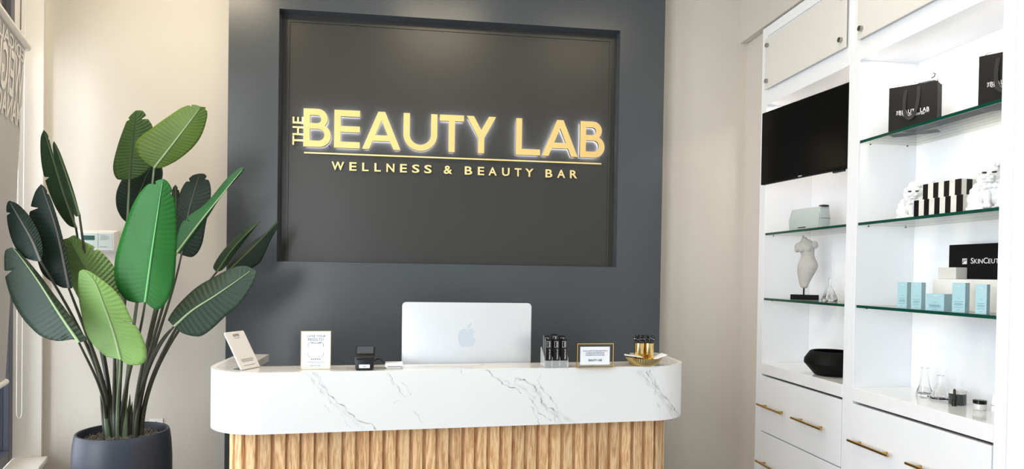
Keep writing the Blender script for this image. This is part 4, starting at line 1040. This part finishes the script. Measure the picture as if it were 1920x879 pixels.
# torso
ts = thing('torso_sculpture', 'headless grey female torso statue on a black stand', 'sculpture', (2.04, 3.385, 1.332), radians(-31))
bm = nb(); box(bm, -0.070, 0.070, -0.035, 0.035, 0, 0.026); obj('base', bm, M['blackmatte'], ts, bevel=0.001)
bm = nb(); cyl(bm, (-0.004, 0), 0.004, 0.026, 0.080, 12); obj('rod', bm, M['blackmatte'], ts)
k_ = 0.000485
def sec(y, xl, xr, dy, yo=0): return ((650-y)*k_+0.066, ((xl+xr)/2-222)*k_, (xr-xl)/2*k_, dy, yo)
secs = [sec(655,190,232,.010), sec(640,176,245,.017), sec(600,162,270,.024), sec(540,150,298,.030), sec(480,141,330,.034), sec(430,143,352,.037), sec(400,147,354,.037), sec(370,153,345,.034), sec(330,172,325,.028), sec(300,180,315,.025), sec(270,172,314,.026), sec(240,158,314,.029), sec(205,148,312,.030), sec(170,150,305,.026), sec(145,160,296,.020), sec(128,176,272,.016), sec(112,178,240,.013), sec(98,180,235,.012), sec(93,186,228,.009)]
bm = nb(); rows = []
for (z, xc, hx, dy, yo) in secs:
    rows.append([bm.verts.new((xc+hx*cos(2*pi*i/32), yo+dy*sin(2*pi*i/32), z)) for i in range(32)])
for a, b in zip(rows, rows[1:]):
    for i in range(32): bm.faces.new((a[i], a[(i+1) % 32], b[(i+1) % 32], b[i]))
bm.faces.new(rows[0][::-1]); bm.faces.new(rows[-1])
def T(x, y): return ((x-222)*k_, (650-y)*k_+0.066)
for (px_, py_, r, yy) in ((152, 205, (.021, .021, .026), 0.0), (308, 180, (.021, .019, .022), 0.0), (182, 232, (.017, .012, .014), -.021), (250, 226, (.017, .012, .014), -.023), (132, 236, (.012, .016, .014), 0), (325, 194, (.012, .016, .013), 0), (222, 180, (.040, .022, .024), -.004)):
    x_, z_ = T(px_, py_); ell(bm, (x_, yy, z_), r)
for (xa, ya, xb, yb_, r) in ((190, 430, 205, 620, .020), (270, 430, 230, 620, .022)):
    for q in range(8):
        t = q/7; x_, z_ = T(xa+(xb-xa)*t, ya+(yb_-ya)*t); ell(bm, (x_, -.014+0.006*t, z_), (r*(1-.35*t), r*(1-.35*t), .02))
x_, z_ = T(222, 380); ell(bm, (x_, -.016, z_), (.034, .018, .030))
o = obj('figure', bm, M['stone'], ts); remesh(o, 0.0022, 6)
# faceted clear flask beside the torso
def flask(name, label, loc, h, r, neck=0.008, ridged=True, group=None, lip=0.0):
    t = thing(name, label, 'flask', loc, group=group)
    bm = nb(); prof = [(r*0.90, 0.0), (r, h*0.05), (r*0.96, h*0.14), (r*0.60, h*0.42), (neck*1.1, h*0.66), (neck, h*0.74), (neck, h*0.96), (neck+lip+0.001, h), (neck+lip, h*1.0), (neck-0.0015, h*0.99), (neck-0.0015, h*0.70), (r*0.56, h*0.42), (r*0.86, h*0.12), (r*0.80, h*0.07), (0.0005, h*0.06)]
    lathe(bm, prof, n=48, mod=(lambda a, z: 1+(0.06*cos(8*a+z*60) if z < h*0.6 else 0)) if ridged else None)
    obj('vessel', bm, M['glass'], t, smooth=True); return t
flask('glass_flask', 'small ribbed clear glass flask beside the torso statue', (2.075, 3.215, 1.332), 0.118, 0.038, 0.006)
# black bowl
bw = thing('bowl', 'matt black angular bowl on the left cabinet counter', 'bowl', (2.035, 3.12, 0.965))
bm = nb(); lathe(bm, [(0.066, 0), (0.082, 0.004), (0.130, 0.060), (0.128, 0.082), (0.104, 0.118), (0.095, 0.122), (0.088, 0.119), (0.112, 0.082), (0.113, 0.062), (0.070, 0.014), (0.001, 0.012)], n=56)
obj('vessel', bm, M['blackmatte'], bw, smooth=True)

# ================================================================== RIGHT CABINET THINGS
def gift_bag(label, loc, rz, w, h, dpt):
    t = thing('gift_bag', label, 'gift bag', loc, rz, group='black paper gift bags')
    bm = nb(); T_ = 0.001
    box(bm, 0, w, 0, T_, 0, h); box(bm, 0, T_, T_, dpt-T_, 0, h*0.985)
    box(bm, w-T_, w, T_, dpt-T_, 0, h*0.985); box(bm, 0, w, dpt-T_, dpt, 0, h); box(bm, T_, w-T_, T_, dpt-T_, 0, T_)
    for v in bm.verts:          # gusset tapers towards the top
        if v.co.y > dpt/2 and v.co.z > h/2: v.co.y -= 0.004
    obj('paper_body', bm, M['bag'], t)
    for yy, nm in ((-0.004, 0), (dpt+0.002, 1)):
        bm = nb(); P = bez((w*0.36, yy+0.003 if nm == 0 else yy-.003, h*0.90), (w*0.22, yy-0.012, h*0.10), (w*0.66, yy-0.012, h*0.04), (w*0.62, yy+0.003 if nm == 0 else yy-.003, h*0.95), 22)
        if nm: continue
        rows = []
        for i, p in enumerate(P):
            tt = (P[min(i+1, len(P)-1)]-P[max(i-1, 0)]).normalized(); sd = tt.cross(Vector((0, 1, 0))).normalized()*0.0065
            rows.append([bm.verts.new(p-sd), bm.verts.new(p+sd), bm.verts.new(p+sd+Vector((0, -.001, 0))), bm.verts.new(p-sd+Vector((0, -.001, 0)))])
        for a, b in zip(rows, rows[1:]):
            for q in range(4): bm.faces.new((a[q], a[(q+1) % 4], b[(q+1) % 4], b[q]))
        bm.faces.new(rows[0][::-1]); bm.faces.new(rows[-1])
        obj('ribbon_handle', bm, M['ribbon'], t)
    textobj('BEAUTY LAB', h*0.125, M['whiteink'], t, (w*0.53, -0.0008, h*0.40), 1.05, width=w*0.62)
    textobj('WELLNESS & BEAUTY BAR', h*0.045, M['whiteink'], t, (w*0.53, -0.0008, h*0.345), 1.1, width=w*0.44)
    obj('underline', BX(w*0.23, w*0.84, -0.0009, -0.0003, h*0.382, h*0.387), M['whiteink'], t)
    me = text_mesh('THE', h*0.05, 0.0004); me.transform(Matrix(((0, 0, -1, w*0.205), (0, 1, 0, -0.0008), (1, 0, 0, h*0.44), (0, 0, 0, 1)))); put(me, 'lettering', M['whiteink'], t)
    bm = nb(); rnd = random.Random(int(w*1000)); n = 9; G = []
    for i in range(n):
        row = []
        for j in range(4):
            f = i/(n-1); row.append(bm.verts.new((w*(0.06+0.88*f), dpt*(0.12+0.76*j/3), h*(0.90+0.22*rnd.random()*(1 if j in (1, 2) else 0.5) + 0.10*f))))
        G.append(row)
    for i in range(n-1):
        for j in range(3): bm.faces.new((G[i][j], G[i+1][j], G[i+1][j+1], G[i][j+1]))
    o = obj('tissue_paper', bm, M['tissue'], t); s = o.modifiers.new('t', 'SOLIDIFY'); s.thickness = 0.0012
    bm = nb(); tube(bm, bez((w*0.08, dpt*0.3, h*1.03), (w*0.12, dpt*0.3, h*1.06), (w*0.2, dpt*0.3, h*1.06), n=5), 0.0012, 5)
    tube(bm, bez((w*0.42, dpt*0.4, h*1.10), (w*0.48, dpt*0.4, h*1.06), (w*0.56, dpt*0.4, h*1.08), n=6), 0.0018, 5)
    tube(bm, [(w*0.82, dpt*0.5, h*1.12), (w*0.88, dpt*0.5, h*1.14), (w*0.90, dpt*0.5, h*1.20), (w*0.86, dpt*0.5, h*1.22)], 0.0022, 5)
    obj('ribbon_tail', bm, M['ribbon'], t)
    return t
p0 = PX(1669, 246, 1.945); 
g1 = gift_bag('black paper gift bag stuffed with white tissue near the left end of the top shelf', (1.948, 2.628, 2.060), radians(-52), 0.178, 0.196, 0.075)
g2 = gift_bag('black paper gift bag partly hidden by the right edge of the cabinet', (1.965, 2.182, 2.060), radians(-60), 0.165, 0.190, 0.06)

# guardian lions
def lion(label, loc, rz, sc):
    t = thing('lion_figurine', label, 'figurine', loc, rz, group='white guardian lions')
    bm = nb()
    def e(x, y, z, rx, ry, rzz): ell(bm, (x*sc, y*sc, z*sc), (rx*sc, ry*sc, rzz*sc), n=14)
    bmv = [box(bm, -.072*sc, .062*sc, -.036*sc, .036*sc, 0, .010*sc)]
    e(0, .004, .058, .040, .030, .050); e(.004, -.010, .075, .030, .026, .036)           # body and chest
    e(-.050, .0, .036, .026, .028, .030); e(-.046, -.016, .016, .026, .014, .010)         # haunch, hind paw
    e(.040, .006, .034, .024, .026, .030); e(.044, -.016, .014, .020, .016, .009)
    for x in (-.016, .018):                                                                # front legs
        for q in range(6): e(x, -.024-.001*q, .068-.011*q, .0115-.0004*q, .0115, .012)
        e(x, -.034, .012, .014, .017, .009)
        for q in (-1, 0, 1): e(x+q*.008, -.046, .010, .0042, .006, .006)
    e(-.006, -.018, .112, .030, .028, .028)                                                # head
    e(-.012, -.044, .101, .019, .014, .013); e(-.012, -.044, .090, .016, .011, .006)       # muzzle, jaw
    e(-.012, -.056, .107, .008, .006, .006)                                                # nose
    for s in (-1, 1):
        e(-.010+s*.013, -.042, .124, .011, .007, .0055); e(-.012+s*.010, -.054, .100, .007, .006, .006); e(-.008+s*.029, -.020, .124, .009, .007, .010)
    for i in range(14):                                                                    # mane curls
        a = -0.5+ i*(pi+1.0)/13; e(-.004+.036*cos(a), -.006, .106+.036*sin(a), .0105, .011, .0105)
    for i in range(9):
        a = -0.9+i*(pi+1.8)/8; e(.004+.040*cos(a), .012, .098+.038*sin(a), .011, .010, .011)
    for i in range(5): e(-.022+.011*i, -.030+.003*abs(i-2), .144, .0075, .008, .007)
    e(-.004, -.004, .150, .026, .020, .014); e(.040, .006, .150, .018, .014, .016); e(.050, .010, .162, .014, .010, .007)  # crest and tuft
    e(-.050, .012, .076, .012, .012, .016); e(-.060, .010, .064, .010, .010, .012); e(-.040, .016, .090, .011, .011, .013)  # tail curl
    for i in range(4): e(-.022+.014*i, -.036, .078-.004*abs(i-1.5), .009, .008, .010)      # beard curls
    o = obj('body', bm, M['porcelain'], t); remesh(o, 0.0016, 3)
    for s in (-1, 1):
        bm = nb(); ell(bm, ((-.010+s*.013)*sc, -.0445*sc, .1165*sc), (.0075*sc, .0035*sc, .0028*sc), n=12); obj('eye', bm, M['ink_eye'], t, smooth=True, label='black slit eye')
    return t
M['ink_eye'] = mat('dark_eye', (14, 14, 14), 0.3)
lion('white porcelain guardian lion left of the striped boxes', (2.045, 2.575, 1.697), radians(-42), 1.0)
lion('white porcelain guardian lion right of the striped boxes, cut by the cabinet edge', (1.990, 2.128, 1.697), radians(-50), 1.10)

# striped stone boxes
def striped(label, loc, rz, n, nd, h, st=0.0256):
    t = thing('striped_box', label, 'box', loc, rz, group='black and white striped boxes')
    def band(bm, z0, z1):
        w, d = n*st, nd*st
        box(bm, 0.004, w-0.004, 0.004, d-0.004, z0+0.0005, z1-0.0005)
        for i in range(n):
            box(bm, i*st, (i+1)*st, 0, 0.004, z0, z1, mi=i % 2); box(bm, i*st, (i+1)*st, d-0.004, d, z0, z1, mi=i % 2)
        for i in range(nd):
            y0_, y1_ = max(0.004, i*st), min(d-0.004, (i+1)*st)
            box(bm, w-0.004, w, y0_, y1_, z0, z1, mi=(n-1+i+1) % 2 if i else (n-1) % 2 if False else (n+i) % 2); box(bm, 0, 0.004, y0_, y1_, z0, z1, mi=(i+1) % 2)
    bm = nb(); band(bm, 0, h*0.86); obj('case', bm, [M['stripe_b'], M['stripe_w']], t)
    bm = nb(); band(bm, h*0.865, h); box(bm, 0.002, n*st-0.002, 0.002, nd*st-0.002, h*0.99, h+0.0004, mi=1); obj('lid', bm, [M['stripe_b'], M['stripe_w']], t)
    return t
M['stripe_b'] = mat('black_marble', (16, 15, 14), 0.2, noise=0.3, nscale=30); M['stripe_w'] = mat('cream_marble', (228, 226, 218), 0.25, noise=0.04, nscale=20)
striped('larger black and white striped box at the bottom of the stack', (1.950, 2.470, 1.697), radians(-87), 9, 4, 0.068)
striped('smaller black and white striped box on top of the other', (1.968, 2.445, 1.7658), radians(-87), 7, 3, 0.061)

# skincare sign, plinths and boxes
sn = thing('brand_sign', 'black standing sign with white lettering above the aqua boxes', 'sign', (2.128, 2.24, 1.463), radians(-87))
bm = nb(); wS = 0.30
box(bm, -0.236, wS-0.185, 0, 0.006, -0.008, 0.128)
obj('board', bm, M['blackmatte'], sn, bevel=0.0008)
xk = -0.131
for ch_, hs in zip('SKINCEUTICALS', (1.25, 1, 1, 1, 1.25, 1, 1, 1, 1, 1, 1, 1, 1)):
    me = text_mesh(ch_, 0.0250*hs, 0.0006, 'LEFT'); xs_ = [v.co.x for v in me.vertices]
    put(me, 'lettering', M['whiteink'], sn, Matrix.Translation((xk-min(xs_), -0.0008, 0.052))); xk += max(xs_)-min(xs_)+0.0028
bm = nb(); box(bm, -0.170, -0.149, -0.0012, -0.0002, 0.050, 0.072); obj('emblem', bm, M['whiteink'], sn, label='white square emblem')
bm = nb(); tube(bm, bez((-0.168, -0.0014, 0.054), (-0.162, -0.0014, 0.070), (-0.158, -0.0014, 0.056), (-0.151, -0.0014, 0.069), 10), 0.0014, 6); tube(bm, bez((-0.167, -0.0014, 0.064), (-0.164, -0.0014, 0.071), (-0.159, -0.0014, 0.066), n=6), 0.001, 6); obj('emblem_swirl', bm, M['blackmatte'], sn)
b1 = thing('acrylic_riser', 'wide clear white riser block standing behind the aqua boxes', 'riser', (2.100, 2.30, 1.332), radians(-88))
bm = nb(); box(bm, -0.184, 0.135, -0.042, 0.060, 0, 0.121); obj('block', bm, M['white'], b1, bevel=0.002)
b2 = thing('white_cube', 'small white block on the riser left of the black sign', 'block', (2.088, 2.474, 1.4535), radians(-88))
obj('block', BX(0.0, 0.088, -0.022, 0.030, 0, 0.046), M['acrylic'], b2, bevel=0.002)
def aqua(label, pxl, pxc, pxr, ytop, ybot, X, wb=0.037, tilt=None):
    p = PX(pxc, ybot, X); z0 = 1.332; h = float(PX(pxc, ytop, X)[2]-PX(pxc, ybot, X)[2])
    return p, h
def aqbox(label, x, y, w, dpt, h, rz):
    t = thing('skincare_box', label, 'box', (x, y, 1.332), rz, group='pale aqua skincare boxes')
    obj('carton', BX(-w, 0, 0, dpt, 0, h), M['aqua'], t, bevel=0.0007)
    bm = nb()
    for k, f in enumerate((0.36, 0.30, 0.27, 0.24, 0.17)):
        ww = w*(0.55 if k % 2 else 0.7); box(bm, -w/2-ww/2, -w/2+ww/2, -0.0006, -0.0001, h*f, h*f+0.0012)
    box(bm, -w*0.62, -w*0.38, -0.0006, -0.0001, h*0.08, h*0.08+0.0012)
    box(bm, -w*0.62, -w*0.38, -0.0006, -0.0001, h*0.48, h*0.48+0.001)
    obj('printing', bm, mat('teal_ink', (96, 140, 150), 0.6) if 'teal' not in M else M['teal'], t)
    bm = nb(); tube(bm, bez((-w*0.6, -0.0005, h*0.86), (-w*0.55, -0.0005, h*0.93), (-w*0.45, -0.0005, h*0.84), (-w*0.35, -0.0005, h*0.90), 8), 0.0008, 5); obj('emblem', bm, M['whiteink'], t)
    return t
M['teal'] = mat('teal_ink', (96, 140, 150), 0.6)
H_ = 0.106
aqbox('tall pale aqua box at the far left of the aqua boxes', 1.958, 2.508, 0.037, 0.037, H_, radians(-62))
aqbox('tall pale aqua box second from the left, beside the low one', 1.952, 2.420, 0.037, 0.037, H_, radians(-62))
aqbox('low wide pale aqua box in the middle of the aqua boxes', 1.948, 2.298, 0.066, 0.066, 0.064, radians(-66))
aqbox('tall pale aqua box immediately right of the low one', 1.945, 2.196, 0.043, 0.036, H_+0.002, radians(-64))
aqbox('tall pale aqua box at the far right of the aqua boxes', 1.945, 2.102, 0.034, 0.036, H_-0.002, radians(-58))

# glassware and jars on the right counter
flask('glass_flask', 'taller clear glass flask with a round body on the right counter', (2.085, 2.555, 0.965), 0.118, 0.030, 0.0125, True, 'clear flasks on the right counter', 0.003)
flask('glass_flask', 'shorter clear conical glass flask on the right counter', (2.090, 2.475, 0.965), 0.098, 0.036, 0.010, False, 'clear flasks on the right counter', 0.003)
j = thing('cosmetic_jar', 'smoked glass jar with a pale lid behind the black vial', 'jar', (2.078, 2.372, 0.965))
bm = nb(); lathe(bm, [(0.027, 0), (0.0305, 0.003), (0.0305, 0.040), (0.028, 0.042)], n=40); obj('jar_body', bm, M['darkliq'], j, smooth=True)
bm = nb(); lathe(bm, [(0.030, 0.042), (0.0312, 0.043), (0.0312, 0.056), (0.029, 0.058)], n=40); obj('lid', bm, M['cream_jar'], j, smooth=True, label='pale lid')
v_ = thing('dropper_vial', 'small black dropper vial standing in front of the smoked jar', 'vial', (2.035, 2.338, 0.965))
bm = nb(); lathe(bm, [(0.0075, 0), (0.0085, 0.001), (0.0085, 0.026), (0.005, 0.030)], n=24); obj('bottle', bm, M['blackgloss'], v_, smooth=True)
bm = nb(); lathe(bm, [(0.0062, 0.029), (0.0062, 0.046), (0.0045, 0.048), (0.0045, 0.062), (0.002, 0.066)], n=20); obj('dropper', bm, M['black'], v_, smooth=True)
j = thing('cosmetic_jar', 'frosted jar with a black lid near the right edge of the counter', 'jar', (2.075, 2.262, 0.965))
bm = nb(); lathe(bm, [(0.018, 0), (0.021, 0.003), (0.0215, 0.022), (0.020, 0.024)], n=36); obj('jar_body', bm, M['cream_jar'], j, smooth=True)
bm = nb(); lathe(bm, [(0.0215, 0.024), (0.0225, 0.025), (0.0225, 0.037), (0.021, 0.038)], n=36); obj('lid', bm, M['blackgloss'], j, smooth=True, label='black lid')
j = thing('cosmetic_tube', 'slim white tube standing at the right edge of the counter', 'tube', (2.108, 2.235, 0.965))
bm = nb(); lathe(bm, [(0.008, 0), (0.0085, 0.002), (0.0085, 0.038), (0.004, 0.058), (0.003, 0.070), (0.001, 0.072)], n=24); obj('bottle', bm, M['porcelain'], j, smooth=True)
bm = nb(); cyl(bm, (0, 0), 0.0088, 0.022, 0.024, 24); obj('band', bm, M['nickel'], j)
bpy.context.view_layer.update()
